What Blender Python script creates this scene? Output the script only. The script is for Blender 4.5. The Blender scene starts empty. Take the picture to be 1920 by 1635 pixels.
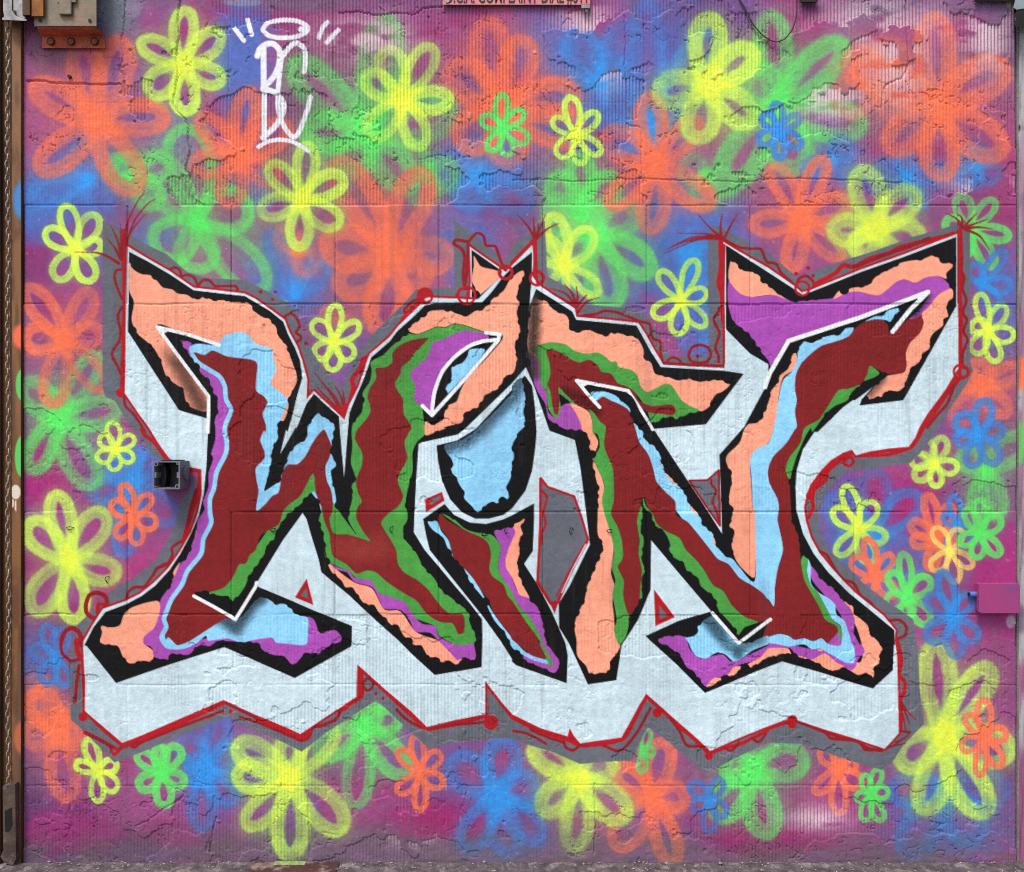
import bpy, math, random
import numpy as np
from mathutils import Vector

# ------------------------------------------------------------------ camera, sky, sun, exposure
SC = bpy.context.scene
COLN = SC.collection
PX = 640.0            # wall units per metre
DIST = 2.4            # camera to wall face
CAMZ = (1612.0 - 817.5) / PX


def X(u):
    return (u - 960.0) / PX


def Z(v):
    return (1612.0 - v) / PX


cam_d = bpy.data.cameras.new('camera')
cam = bpy.data.objects.new('camera', cam_d)
COLN.objects.link(cam)
cam.location = (0, -DIST, CAMZ)
cam.rotation_euler = (math.pi / 2, 0, 0)
cam_d.sensor_fit = 'HORIZONTAL'
cam_d.angle = 2 * math.atan(1.5 / DIST)
cam_d.clip_start = 0.05
cam_d.clip_end = 500
SC.camera = cam

SUN_EL, SUN_AZ = math.radians(58), math.radians(-32)      # high, from the street side and to the left
world = bpy.data.worlds.new('World')
SC.world = world
world.use_nodes = True
wn = world.node_tree.nodes
sky = wn.new('ShaderNodeTexSky')
sky.sky_type = 'NISHITA'
sky.sun_disc = False
sky.sun_elevation = SUN_EL
sky.sun_rotation = math.pi - SUN_AZ
sky.air_density = 1.0
sky.dust_density = 4.0
sky.ozone_density = 0.6
wn['Background'].inputs[1].default_value = 0.13
world.node_tree.links.new(sky.outputs[0], wn['Background'].inputs[0])

sun_d = bpy.data.lights.new('sun', 'SUN')
sun_d.energy = 1.5
sun_d.angle = math.radians(16)
sun_d.color = (1.0, 0.975, 0.94)
sun = bpy.data.objects.new('sun', sun_d)
COLN.objects.link(sun)
sdir = Vector((math.sin(SUN_AZ) * math.cos(SUN_EL), -math.cos(SUN_AZ) * math.cos(SUN_EL), math.sin(SUN_EL)))
sun.rotation_euler = sdir.to_track_quat('Z', 'Y').to_euler()
sun.location = (-2, -3, 5)

SC.view_settings.view_transform = 'Standard'
SC.view_settings.look = 'None'
SC.view_settings.gamma = 1.0
SC.view_settings.use_curve_mapping = False
SC.view_settings.exposure = 0.66
SC.cycles.pixel_filter_type = 'BLACKMAN_HARRIS'
SC.cycles.filter_width = 1.0
SC.cycles.use_denoising = False
SC.cycles.max_bounces = 5

# ---------------------------------------------------------------- PAINT BEGIN
# The mural is held on the wall's own surface grid: one colour per grid vertex.
# u, v are measurements on the wall face (640 units = 1 m, v runs down).
ST = 1.6
U0, U1, V0, V1 = 45.0, 1905.0, -20.0, 1624.0
NX = int(round((U1 - U0) / ST)) + 1
NY = int(round((V1 - V0) / ST)) + 1
rng = np.random.default_rng(7)


def vnoise(cu, cv, seed, shape=None, off=(0.0, 0.0)):
    """smooth lattice noise over the wall grid, cell sizes cu x cv in wall units, range 0..1"""
    r = np.random.default_rng(seed)
    ny, nx = (NY, NX) if shape is None else shape
    gx = np.arange(nx) * ST / cu
    gy = np.arange(ny) * ST / cv
    lat = r.random((int(gy[-1]) + 3, int(gx[-1]) + 3)).astype(np.float32)
    xi = gx.astype(int); xf = (gx - xi).astype(np.float32); xf = xf * xf * (3 - 2 * xf)
    yi = gy.astype(int); yf = (gy - yi).astype(np.float32); yf = yf * yf * (3 - 2 * yf)
    rows = lat[:, xi] * (1 - xf) + lat[:, xi + 1] * xf
    return rows[yi] * (1 - yf)[:, None] + rows[yi + 1] * yf[:, None]


def fbm(cu, cv, seed, octs=4, gain=0.5):
    a, s, t = 1.0, 0.0, 0.0
    for k in range(octs):
        s = s + a * vnoise(cu / 2 ** k, cv / 2 ** k, seed + 17 * k)
        t += a; a *= gain
    return s / t


def sstep(a, b, x):
    t = np.clip((x - a) / (b - a), 0, 1)
    return t * t * (3 - 2 * t)


UU = (U0 + np.arange(NX) * ST).astype(np.float32)
VV = (V0 + np.arange(NY) * ST).astype(np.float32)
COL = np.zeros((NY, NX, 3), np.float32)
OWN = np.full((NY, NX), -1, np.int16)
OWNERS = []            # (part name, part label, parent owner or None)
GRAIN = rng.random((NY, NX)).astype(np.float32)
WOBU = (fbm(14, 14, 901, 2) - 0.5) * 2
WOBV = (fbm(14, 14, 951, 2) - 0.5) * 2


def owner(name, label=None, parent=None):
    OWNERS.append((name, label, parent))
    return len(OWNERS) - 1


def T(i, j, s):
    """points noted on a 480-unit survey square (i across, j down) of the wall"""
    k = 3.9875 if j < 3 else 3.758
    out = []
    for p in s.split():
        x, y = p.split(',')
        out.append((480 * i + float(x) / k, 400 * j + float(y) / k))
    return out


def XY(s):
    return [tuple(float(q) for q in p.split(',')) for p in s.split()]


def crom(pts, n=6, closed=True):
    p = np.array(pts, float)
    m = len(p)
    out = []
    tt = np.linspace(0, 1, n, endpoint=False)[:, None]
    for i in range(m if closed else m - 1):
        if closed:
            a, b, c, d = p[(i - 1) % m], p[i], p[(i + 1) % m], p[(i + 2) % m]
        else:
            a, b, c, d = p[max(i - 1, 0)], p[i], p[i + 1], p[min(i + 2, m - 1)]
        # centripetal-like tension keeps tight corners from overshooting
        k = 0.42
        m1, m2 = k * (c - a), k * (d - b)
        l = np.hypot(*(c - b)) + 1e-6
        for q in (m1, m2):
            g = np.hypot(*q)
            if g > 1.0 * l:
                q *= 1.0 * l / g
        t2, t3 = tt * tt, tt ** 3
        out.append((2 * t3 - 3 * t2 + 1) * b + (t3 - 2 * t2 + tt) * m1 + (-2 * t3 + 3 * t2) * c + (t3 - t2) * m2)
    if not closed:
        out.append(p[-1:])
    return np.concatenate(out)


def cover(pts, sub=5):
    """anti-aliased coverage of a polygon on the grid; returns slices and coverage"""
    p = np.array(pts, float)
    gx = (p[:, 0] - U0) / ST + 0.5
    gy = (p[:, 1] - V0) / ST + 0.5
    x0 = max(int(np.floor(gx.min())) - 1, 0); x1 = min(int(np.ceil(gx.max())) + 2, NX)
    y0 = max(int(np.floor(gy.min())) - 1, 0); y1 = min(int(np.ceil(gy.max())) + 2, NY)
    if x1 <= x0 or y1 <= y0:
        return None
    w, h = x1 - x0, y1 - y0
    ys = y0 + (np.arange(h * sub) + 0.5) / sub
    ax, ay = gx, gy
    bx, by = np.roll(gx, -1), np.roll(gy, -1)
    acc = np.zeros((h * sub, w + 2), np.float64)
    for a, b, c, d in zip(ax, ay, bx, by):
        if b == d:
            continue
        s = 1.0 if d > b else -1.0
        lo, hi = (b, d) if b < d else (d, b)
        k0 = max(int(np.ceil((lo - y0) * sub - 0.5)), 0)
        k1 = min(int(np.ceil((hi - y0) * sub - 0.5)), h * sub)
        if k1 <= k0:
            continue
        k = np.arange(k0, k1)
        x = a + (ys[k] - b) / (d - b) * (c - a) - x0
        x = np.clip(x, 0, w)
        xi = np.floor(x).astype(int); f = x - xi
        acc[k, xi] += s * (1 - f)
        acc[k, xi + 1] += s * f
    cov = np.clip(np.abs(np.cumsum(acc, 1)[:, :w]), 0, 1)
    cov = cov.reshape(h, sub, w).mean(1).astype(np.float32)
    return slice(y0, y1), slice(x0, x1), cov


def blend(sy, sx, al, rgb, own=None, thr=0.5):
    c = COL[sy, sx]
    c += al[..., None] * (np.asarray(rgb, np.float32) / 255 - c)
    if own is not None:
        OWN[sy, sx][al > thr] = own


def gblend(sy, sx, al, rgb):
    """a sprayed fade: speckled where it thins out"""
    g = GRAIN[sy, sx]
    al = np.clip(al * (.9 + .2 * g) + (g - .5) * .45 * al * (1 - al), 0, 1)
    blend(sy, sx, al, rgb)


def fill(pts, rgb, own=None, smooth=True, alpha=1.0, clip=None, wob=0.0):
    q = crom(pts) if smooth else np.array(pts, float)
    r = cover(q)
    if r is None:
        return
    sy, sx, cov = r
    if clip is not None:
        cov = cov * clip[sy, sx]
    blend(sy, sx, cov * alpha, rgb, own, 0.5 * alpha)


def mask(pts, smooth=False):
    m = np.zeros((NY, NX), np.float32)
    sy, sx, cov = cover(crom(pts) if smooth else pts)
    m[sy, sx] = cov
    return m


def dist(pts, pad, closed=False):
    """distance from the polyline, in wall units, inside its padded box"""
    p = np.array(pts, float)
    if closed:
        p = np.vstack([p, p[:1]])
    x0 = max(int((p[:, 0].min() - pad - U0) / ST), 0); x1 = min(int((p[:, 0].max() + pad - U0) / ST) + 2, NX)
    y0 = max(int((p[:, 1].min() - pad - V0) / ST), 0); y1 = min(int((p[:, 1].max() + pad - V0) / ST) + 2, NY)
    if x1 <= x0 or y1 <= y0:
        return None
    X = UU[None, x0:x1]; Y = VV[y0:y1, None]
    d = np.full((y1 - y0, x1 - x0), 1e9, np.float32)
    for (a, b), (c, e) in zip(p[:-1], p[1:]):
        dx, dy = c - a, e - b
        l2 = dx * dx + dy * dy + 1e-9
        t = np.clip(((X - a) * dx + (Y - b) * dy) / l2, 0, 1)
        d = np.minimum(d, (X - a - t * dx) ** 2 + (Y - b - t * dy) ** 2)
    return slice(y0, y1), slice(x0, x1), np.sqrt(d)


def line(pts, w, rgb, own=None, smooth=True, soft=0.9, alpha=1.0, closed=False, clip=None):
    """a brush line of full width w"""
    if closed:
        q = crom(pts, 5) if smooth else np.array(pts, float)
    else:
        q = crom(pts, 5, False) if smooth and len(pts) > 2 else np.array(pts, float)
    r = dist(q, w / 2 + soft + 2, closed)
    if r is None:
        return
    sy, sx, d = r
    al = alpha * (1 - sstep(w / 2 - soft, w / 2 + soft, d))
    if clip is not None:
        al = al * clip[sy, sx]
    blend(sy, sx, al, rgb, own, 0.45 * alpha)


def whisk(pts, w0, w1, rgb, own=None, alpha=0.95):
    """a flicked line tapering from w0 to w1"""
    q = crom(pts, 5, False) if len(pts) > 2 else np.array(pts, float)
    n = len(q)
    for k in range(n - 1):
        t = k / max(n - 2, 1)
        line(q[k:k + 2], w0 + (w1 - w0) * t, rgb, own, False, 0.8, alpha * (1 - 0.45 * t))


def spray(pts, w, soft, rgb, k=1.0, own=None):
    """a soft mist line"""
    q = crom(pts, 4, False) if len(pts) > 2 else np.array(pts, float)
    r = dist(q, w / 2 + soft + 2)
    if r is None:
        return
    sy, sx, d = r
    al = k * (1 - sstep(w / 2 - soft * 0.4, w / 2 + soft, d))
    al = np.clip(al + (GRAIN[sy, sx] - 0.5) * 0.35 * al * (1 - al) * 2, 0, 1)
    blend(sy, sx, al, rgb, own)


def blob(cu, cv, ru, rv, rgb, k=1.0, ang=0.0, soft=0.6):
    """a round mist patch"""
    R = max(ru, rv) * (1 + soft)
    x0 = max(int((cu - R - U0) / ST), 0); x1 = min(int((cu + R - U0) / ST) + 2, NX)
    y0 = max(int((cv - R - V0) / ST), 0); y1 = min(int((cv + R - V0) / ST) + 2, NY)
    if x1 <= x0 or y1 <= y0:
        return
    a = math.radians(ang)
    X = UU[None, x0:x1] - cu; Y = VV[y0:y1, None] - cv
    p = (X * math.cos(a) + Y * math.sin(a)) / ru
    q = (-X * math.sin(a) + Y * math.cos(a)) / rv
    d = np.sqrt(p * p + q * q) + 0.25 * (WOBU[y0:y1, x0:x1])
    al = k * (1 - sstep(1 - soft, 1 + soft * 0.6, d))
    al = np.clip(al + (GRAIN[y0:y1, x0:x1] - 0.5) * 0.5 * al * (1 - al), 0, 1)
    blend(slice(y0, y1), slice(x0, x1), al, rgb)


SPRAYS = {
    'Y': ((166, 230, 104), (206, 250, 98), (238, 255, 80)),
    'O': ((222, 118, 104), (244, 120, 90), (255, 120, 84)),
    'G': ((114, 198, 116), (106, 222, 108), (94, 238, 106)),
    'B': ((78, 112, 188), (72, 134, 212), (58, 150, 232)),
    'C': ((246, 196, 110), (252, 214, 110), (255, 244, 110)),
}
CNAME = {'Y': 'yellow-green', 'O': 'orange', 'G': 'green', 'B': 'blue', 'C': 'pale yellow'}


def flower(col, cu, cv, tips, W=None, w=10.0, soft=4.0, k=1.5, haze=0.0, desc=None, part=True):
    """a sprayed flower: every petal is one looped can stroke from the centre to its tip"""
    tips = XY(tips)
    if w >= 17:
        w, W = w * .86, (W * .97 if W else W)
    pad = 1.6 * w + 3.2 * soft + 4
    R = max(math.hypot(a - cu, b - cv) for a, b in tips) + pad + 14
    x0 = max(int((cu - R - U0) / ST), 0); x1 = min(int((cu + R - U0) / ST) + 2, NX)
    y0 = max(int((cv - R - V0) / ST), 0); y1 = min(int((cv + R - V0) / ST) + 2, NY)
    D = np.zeros((y1 - y0, x1 - x0), np.float32)
    th = np.linspace(0, 2 * math.pi, 27)
    rr = np.random.default_rng(int(cu * 3 + cv * 7))
    for a, b in tips:
        dx, dy = a - cu, b - cv
        L = math.hypot(dx, dy)
        ex, ey = dx / L, dy / L
        wl = (W if W else 0.46 * L) * rr.uniform(0.9, 1.12)
        Lc = L - w * 0.8
        wf = 1.06 if w >= 14.6 else 0.96
        lat = max(wl * 1.05 - wf * w, w * 0.78) / 2
        s = (1 - np.cos(th)) / 2 * Lc
        q = lat * np.sin(th) * np.abs(np.sin(th / 2)) ** 0.95 * 1.22
        bend = rr.uniform(-0.09, 0.09)
        wp, kp = w * rr.uniform(.86, 1.14), rr.uniform(.68, 1.18)
        q = q + bend * s * (s / L)
        P = np.stack([cu + ex * s - ey * q, cv + ey * s + ex * q], 1)
        px0 = max(int((P[:, 0].min() - pad - U0) / ST), x0); px1 = min(int((P[:, 0].max() + pad - U0) / ST) + 2, x1)
        py0 = max(int((P[:, 1].min() - pad - V0) / ST), y0); py1 = min(int((P[:, 1].max() + pad - V0) / ST) + 2, y1)
        if px1 <= px0 or py1 <= py0:
            continue
        X = UU[None, px0:px1] + 1.2 * WOBU[py0:py1, px0:px1]
        Y = VV[py0:py1, None] + 1.2 * WOBV[py0:py1, px0:px1]
        d2 = np.full((py1 - py0, px1 - px0), 1e9, np.float32)
        dl = np.full((2,) + d2.shape, 1e9, np.float32)
        for n_, ((ua, va), (ub, vb)) in enumerate(zip(P[:-1], P[1:])):
            ax, ay = ub - ua, vb - va
            l2 = ax * ax + ay * ay + 1e-9
            t = np.clip(((X - ua) * ax + (Y - va) * ay) / l2, 0, 1)
            dl[0 if n_ < 13 else 1] = np.minimum(dl[0 if n_ < 13 else 1], (X - ua - t * ax) ** 2 + (Y - va - t * ay) ** 2)
        p0, p1 = [1 - sstep(wp * wf * 0.54 - soft * 0.55, wp * wf * 0.54 + soft * 0.55, np.sqrt(dl[g])) for g in (0, 1)]
        inside = np.zeros(dl[0].shape, np.float32)
        rc = cover(P, 3)
        if rc:
            iy0, ix0 = max(rc[0].start, py0), max(rc[1].start, px0)
            iy1, ix1 = min(rc[0].stop, py1), min(rc[1].stop, px1)
            if iy1 > iy0 and ix1 > ix0:
                inside[iy0 - py0:iy1 - py0, ix0 - px0:ix1 - px0] = rc[2][iy0 - rc[0].start:iy1 - rc[0].start, ix0 - rc[1].start:ix1 - rc[1].start]
        pc = np.sqrt((X - cu) ** 2 + (Y - cv) ** 2)
        mist = np.exp(-(np.sqrt(np.minimum(dl[0], dl[1])) / (w * 0.75 + 1.5 * soft)) ** 2) * (1 - inside)
        D[py0 - y0:py1 - y0, px0 - x0:px1 - x0] += kp * (0.66 * np.maximum(p0, p1)) + (0.17 if w >= 14.6 else 0.08) * mist \
            + 0.5 * np.minimum(p0, p1) * (1 - sstep(0.3 * L, 0.6 * L, pc))
        if haze:
            r = cover(P)
            if r:
                sy, sx, cov = r
                D[sy.start - y0:sy.stop - y0, sx.start - x0:sx.stop - x0][:cov.shape[0], :cov.shape[1]] += haze * cov
    dc = np.sqrt((UU[None, x0:x1] - cu) ** 2 + (VV[y0:y1, None] - cv) ** 2)
    D += 0.5 * np.exp(-(dc / (w * 1.1)) ** 2)
    n = vnoise(55, 55, int(cu + 3 * cv) % 9973)[y0:y1, x0:x1]
    n2 = vnoise(18, 18, int(5 * cu + cv) % 9973)[y0:y1, x0:x1]
    D *= 0.5 + 0.75 * n + 0.22 * n2
    al = 1 - np.exp(-k * (1.18 if col in 'YG' else 1.0) * D * (1.36 if w >= 14.6 else 1.75))
    al = np.clip((al - 0.07) / 0.93, 0, 1)
    al = np.clip(al + (GRAIN[y0:y1, x0:x1] - 0.5) * 0.8 * al * (1 - al), 0, 1)
    c0, c1, c2 = [np.array(q, np.float32) / 255 for q in SPRAYS[col]]
    m1 = sstep(0.15, 0.95, D * k * 0.75)[..., None]; m2 = sstep(1.0, 2.4, D * k * 0.8)[..., None]
    rgb = c0 + (c1 - c0) * m1
    rgb = rgb + (c2 - rgb) * m2
    c = COL[y0:y1, x0:x1]
    c += al[..., None] * (rgb - c)
    if part:
        o = owner('painted_flower', desc or ('sprayed %s flower' % CNAME[col]))
        OWN[y0:y1, x0:x1][al > 0.5] = o


# ---- ground coat: purple with greyer, bluer and more magenta passes of the roller
def groundcoat():
    base = np.array((156, 80, 132), np.float32) / 255
    COL[:] = base
    n1 = fbm(170, 60, 11, 4)[..., None]; n2 = fbm(260, 120, 23, 4)[..., None]; n3 = fbm(120, 200, 31, 3)[..., None]
    for n, lo, hi, c, k in ((n1, .52, .72, (158, 56, 116), .7), (n2, .5, .7, (118, 92, 126), .6), (n3, .55, .75, (92, 98, 170), .4)):
        COL[:] += sstep(lo, hi, n) * k * (np.array(c, np.float32) / 255 - COL)
    # greyer towards the foot of the wall and along the very top
    for cu, cv, ru, rv, c, k in (
        (700, 1590, 560, 45, (116, 98, 116), .85), (1500, 1600, 420, 40, (112, 92, 112), .6), (200, 1590, 190, 50, (98, 82, 106), .8),
        (640, 0, 330, 26, (120, 96, 124), .8), (1750, 10, 260, 22, (126, 104, 138), .7), (1880, 90, 45, 120, (112, 96, 128), .7),
        (1650, 60, 90, 60, (140, 134, 150), .6), (1240, 20, 130, 40, (120, 80, 130), .6), (640, 60, 120, 40, (150, 90, 130), .5),
        (90, 90, 60, 55, (120, 90, 108), .7), (215, 20, 50, 60, (118, 126, 140), .95), (60, 1520, 30, 110, (96, 70, 100), .6),
        (120, 1540, 90, 55, (120, 52, 110), .6), (830, 1530, 90, 40, (150, 46, 106), .6), (1430, 1570, 120, 30, (142, 40, 104), .6),
        (1860, 330, 50, 130, (140, 66, 112), .6), (1880, 1090, 60, 110, (158, 50, 118), .8), (130, 430, 80, 60, (130, 70, 128), .5),
        (80, 880, 60, 70, (166, 44, 120), .8), (260, 1100, 90, 60, (170, 60, 122), .7), (250, 940, 110, 80, (168, 56, 124), .6),
        (1480, 60, 50, 50, (150, 56, 120), .8), (70, 480, 30, 80, (136, 52, 110), .7), (1690, 950, 70, 60, (166, 50, 120), .6),
        (1560, 900, 60, 60, (96, 88, 168), .6), (1870, 1230, 60, 120, (140, 78, 118), .6), (1880, 1500, 50, 120, (128, 78, 112), .6),
    ):
        blob(cu, cv, ru, rv, c, k)
    # blue mists under the flowers
    for cu, cv, ru, rv, k in (
        (455, 110, 60, 120, .8), (150, 345, 120, 70, .75), (60, 400, 60, 60, .8), (900, 320, 110, 60, .9), (1040, 90, 80, 60, .6),
        (1225, 110, 110, 150, .55), (1290, 470, 140, 110, .7), (870, 450, 80, 90, .6), (540, 520, 90, 80, .7), (1120, 170, 90, 70, .6),
        (1690, 330, 130, 40, .7), (1880, 560, 50, 110, .6), (1600, 1030, 120, 110, .55), (250, 900, 80, 70, .45), (410, 1470, 90, 90, .2),
        (960, 1530, 120, 80, .25), (1790, 1540, 140, 80, .45), (1100, 560, 120, 60, .5), (480, 360, 40, 40, .6), (340, 250, 60, 60, .45),
        (1560, 290, 60, 60, .6), (1830, 310, 40, 40, .6), (60, 1240, 50, 60, .5), (1330, 600, 60, 90, .55), (1000, 250, 60, 40, .5),
        (230, 480, 60, 60, .4), (300, 440, 50, 40, .5)):
        blob(cu, cv, ru, rv, (72, 120, 202), k)
    # hot pink passes and old overspray of earlier pieces
    for cu, cv, ru, rv, c, k in ((120, 1560, 120, 40, (176, 48, 122), .6), (860, 1540, 110, 36, (178, 44, 112), .6), (1460, 1572, 120, 26, (170, 40, 112), .6), (1880, 1090, 60, 120, (178, 52, 126), .7),
                                 (90, 890, 60, 60, (180, 44, 124), .6), (280, 1080, 90, 60, (184, 64, 128), .6), (1500, 60, 60, 40, (170, 54, 124), .7), (1690, 60, 90, 30, (178, 70, 130), .6), (740, 20, 110, 30, (150, 70, 132), .5),
                                 (1880, 330, 40, 100, (168, 64, 120), .6), (600, 245, 60, 30, (150, 70, 124), .5), (1690, 940, 70, 60, (184, 52, 124), .6), (330, 1560, 90, 30, (160, 60, 116), .5), (680, 1480, 90, 30, (166, 60, 116), .5),
                                 (1560, 1480, 80, 50, (172, 60, 120), .5), (640, 60, 70, 40, (178, 100, 140), .4), (1150, 30, 70, 30, (160, 70, 130), .5)):
        blob(cu, cv, ru, rv, c, k)
    for cu, cv, r, c, k in ((182, 228, 150, 'O', .38), (450, 300, 120, 'O', .34), (930, 150, 150, 'O', .45), (1231, 308, 130, 'O', .38), (1765, 190, 160, 'O', .42), (1505, 400, 110, 'O', .34), (733, 450, 170, 'O', .42),
                            (122, 640, 100, 'O', .36), (1845, 740, 80, 'O', .55), (110, 1370, 110, 'O', .5), (1220, 1500, 100, 'O', .38), (1620, 130, 60, 'O', .5), (660, 380, 80, 'O', .4), (940, 300, 70, 'O', .35),
                            (690, 220, 150, 'G', .5), (371, 400, 130, 'G', .42), (1470, 170, 150, 'G', .5), (1110, 440, 130, 'G', .5), (108, 790, 110, 'G', .4), (680, 1380, 100, 'G', .35), (1430, 1480, 110, 'G', .4),
                            (1850, 860, 60, 'G', .6), (1050, 330, 70, 'G', .5), (480, 470, 70, 'G', .4), (620, 310, 90, 'G', .4), (1400, 330, 60, 'G', .4), (340, 270, 60, 'G', .4), (560, 140, 50, 'G', .5)):
        blob(cu, cv, r, r * .85, SPRAYS[c][0] if c == 'G' else (236, 118, 94), k * .5, soft=.9)


def flowers():
    F = flower
    # oldest layer: wide blue flowers, half buried
    F('B', 1222, 262, '1206,-8 1072,58 1052,250 1330,40', 74, 26, 12, .95)
    F('B', 165, 335, '50,375 30,400 160,250 210,400', 60, 24, 12, .9)
    F('B', 900, 330, '800,300 980,300 860,400 1000,400 930,250', 70, 26, 14, .9)
    F('B', 555, 552, '508,425 578,455 625,495 470,540', 46, 16, 6, 1.1, desc='streaky blue flower with thin scraped lines')
    F('B', 250, 905, '300,845 240,830 160,925 200,860 232,1052 330,990', 56, 20, 8, 1.1)
    F('B', 385, 1445, '338,1370 420,1335 340,1445 372,1565 445,1512 450,1400', 60, 22, 8, 1.2)
    F('B', 928, 1490, '838,1415 952,1375 1018,1470 1025,1580 872,1605 968,1612', 74, 24, 9, 1.2)
    F('B', 1775, 1480, '1680,1610 1835,1590 1900,1480 1655,1480', 80, 26, 10, 1.0)
    F('B', 1640, 1005, '1727,918 1640,872 1735,1075 1560,1045 1545,930', 72, 20, 7, 1.05)
    F('B', 1290, 470, '1350,400 1400,480 1240,410 1230,560 1330,660 1290,680', 70, 26, 13, .8)
    F('B', 870, 470, '820,440 905,420 900,540 850,540', 40, 18, 9, .7)
    F('B', 1700, 330, '1640,310 1780,330 1700,280 1730,400', 40, 18, 8, .9)
    # wide greens
    F('G', 690, 250, '535,112 735,22 868,212 778,365 555,252 640,330', 84, 30, 11, 1.0)
    F('G', 371, 415, '258,292 348,225 475,372 508,548 366,520 288,484', 94, 23, 7, 1.2)
    F('G', 1455, 205, '1450,10 1586,66 1630,248 1342,352 1495,335 1400,120', 84, 30, 10, 1.05)
    F('G', 1118, 440, '1200,380 1065,360 1238,508 1148,588 1015,380 1020,500', 74, 26, 8, 1.1)
    F('G', 108, 785, '192,655 236,772 172,925 46,888 42,705 108,722', 64, 22, 8, 1.15)
    F('G', 680, 1358, '706,1312 590,1428 668,1524 768,1462 762,1345', 60, 22, 5, 1.25)
    F('G', 1412, 1440, '1524,1415 1440,1580 1335,1545 1340,1440', 78, 28, 7, 1.15)
    F('G', 1850, 880, '1925,810 1835,980 1880,980 1790,840', 60, 22, 9, .9)
    F('G', 1090, 405, '1088,280 1025,325 1156,318', 70, 24, 9, 1.0)
    F('B', 1125, 155, '1030,95 1058,52 1186,118 1192,36 1080,210', 80, 25, 9, .95)
    F('G', 255, 330, '226,286 300,396 200,300 330,300', 60, 22, 10, .85)
    F('G', 800, 325, '755,262 866,330 792,396', 62, 24, 11, .85)
    F('O', 1645, 165, '1588,84 1552,196 1712,214 1690,70', 84, 27, 12, .75)
    F('B', 1832, 312, '1786,286 1880,338 1796,356 1850,270', 52, 21, 8, 1.0)
    F('O', 560, 470, '520,420 610,430 590,520', 54, 22, 12, .6)
    F('G', 1320, 330, '1270,300 1390,350 1330,400', 60, 22, 12, .6)
    F('B', 1560, 300, '1500,330 1600,260 1610,330', 50, 20, 9, .8)
    F('O', 70, 1300, '52,1260 110,1290 60,1340', 44, 18, 9, .7)
    # wide oranges
    F('O', 182, 228, '50,158 150,70 245,66 324,208 256,372 70,334', 74, 27, 7, 1.35)
    F('O', 450, 298, '459,156 372,206 350,318 420,394 548,222 535,338', 62, 24, 7, 1.3)
    F('O', 945, 205, '895,28 836,112 990,58 1096,168 1105,262 850,280 960,320', 84, 30, 10, 1.1)
    F('O', 1231, 308, '1208,168 1326,222 1124,244 1128,390 1228,446 1340,394', 64, 25, 6, 1.35)
    F('O', 1762, 202, '1748,14 1888,104 1890,300 1756,350 1648,282 1596,104', 82, 31, 8, 1.25)
    F('O', 1502, 412, '1452,298 1540,284 1400,426 1484,518 1582,495 1600,372', 56, 21, 5, 1.3)
    F('O', 733, 478, '634,284 796,306 592,462 858,486 628,560 728,640 806,545', 80, 30, 8, 1.25, .05)
    F('O', 122, 638, '50,526 182,540 200,622 196,742 88,768 36,632', 58, 20, 5, 1.35)
    F('O', 110, 1372, '52,1288 108,1320 36,1376 118,1512 172,1366', 66, 26, 7, 1.2)
    F('O', 1838, 722, '1838,664 1925,690 1892,786 1786,806 1786,700', 52, 20, 8, 1.05)
    F('O', 1222, 1496, '1244,1376 1150,1428 1300,1488 1272,1628 1144,1596', 66, 24, 5, 1.35)
    F('O', 1755, 1012, '1742,918 1700,1018 1700,975 1790,940 1745,1075 1800,1000', 36, 13, 3, 1.3)
    F('O', 640, 600, '600,580 690,600', 40, 20, 12, .5, part=False)
    # wide yellow-greens
    F('Y', 346, 122, '338,6 424,56 426,162 344,224 266,178 256,66', 60, 22, 5, 1.3)
    F('Y', 565, 375, '502,296 582,260 650,322 478,398 558,476 642,432', 54, 19, 5, 1.25)
    F('Y', 754, 187, '722,80 814,76 854,192 800,284 686,264 672,140', 58, 20, 5, 1.25)
    F('Y', 1326, 160, '1320,14 1426,84 1428,236 1304,280 1214,172', 78, 31, 8, 1.25, .1)
    F('Y', 1640, 432, '1624,304 1720,344 1545,432 1742,452 1600,490', 70, 26, 8, 1.15)
    F('Y', 1058, 500, '1036,394 1118,426 1134,552 1000,440 1030,590', 52, 18, 5, 1.25)
    F('Y', 130, 1050, '104,914 202,950 230,1088 148,1175 48,1150 40,978', 66, 22, 6, 1.25)
    F('Y', 545, 1458, '432,1390 545,1370 632,1352 660,1556 545,1620 460,1566 428,1450', 68, 25, 7, 1.2)
    F('Y', 1088, 1458, '992,1385 1160,1410 1188,1540 1085,1606 1000,1524', 72, 27, 8, 1.15, .1)
    F('Y', 1768, 1378, '1750,1190 1866,1238 1912,1416 1842,1546 1742,1538 1668,1432', 78, 29, 7, 1.2)
    # smaller, tighter ones on top
    F('Y', 142, 468, '124,376 190,400 200,462 176,534 98,528 78,430', 42, 12, 2.5, 1.7)
    F('G', 942, 241, '936,170 898,216 914,288 954,298 997,264 986,202', 32, 9.5, 2, 1.6)
    F('Y', 1079, 253, '1072,174 1126,208 1134,287 1090,314 1041,297 1031,218', 36, 10, 2, 1.8)
    F('B', 1461, 245, '1459,185 1505,213 1510,277 1462,305 1414,268 1424,211', 30, 11, 2.5, 1.7)
    F('G', 1818, 428, '1798,358 1870,370 1900,448 1866,508 1762,420 1806,490', 40, 13, 2.5, 1.5)
    F('B', 1840, 530, '1884,462 1903,542 1872,588 1816,490', 36, 12, 3, 1.4)
    F('Y', 1852, 620, '1830,546 1888,568 1906,636 1866,686 1822,668 1816,602', 34, 10, 2, 1.5)
    F('B', 1833, 818, '1850,742 1790,774 1890,804 1878,872 1820,884 1782,824', 40, 13, 3, 1.45)
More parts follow.
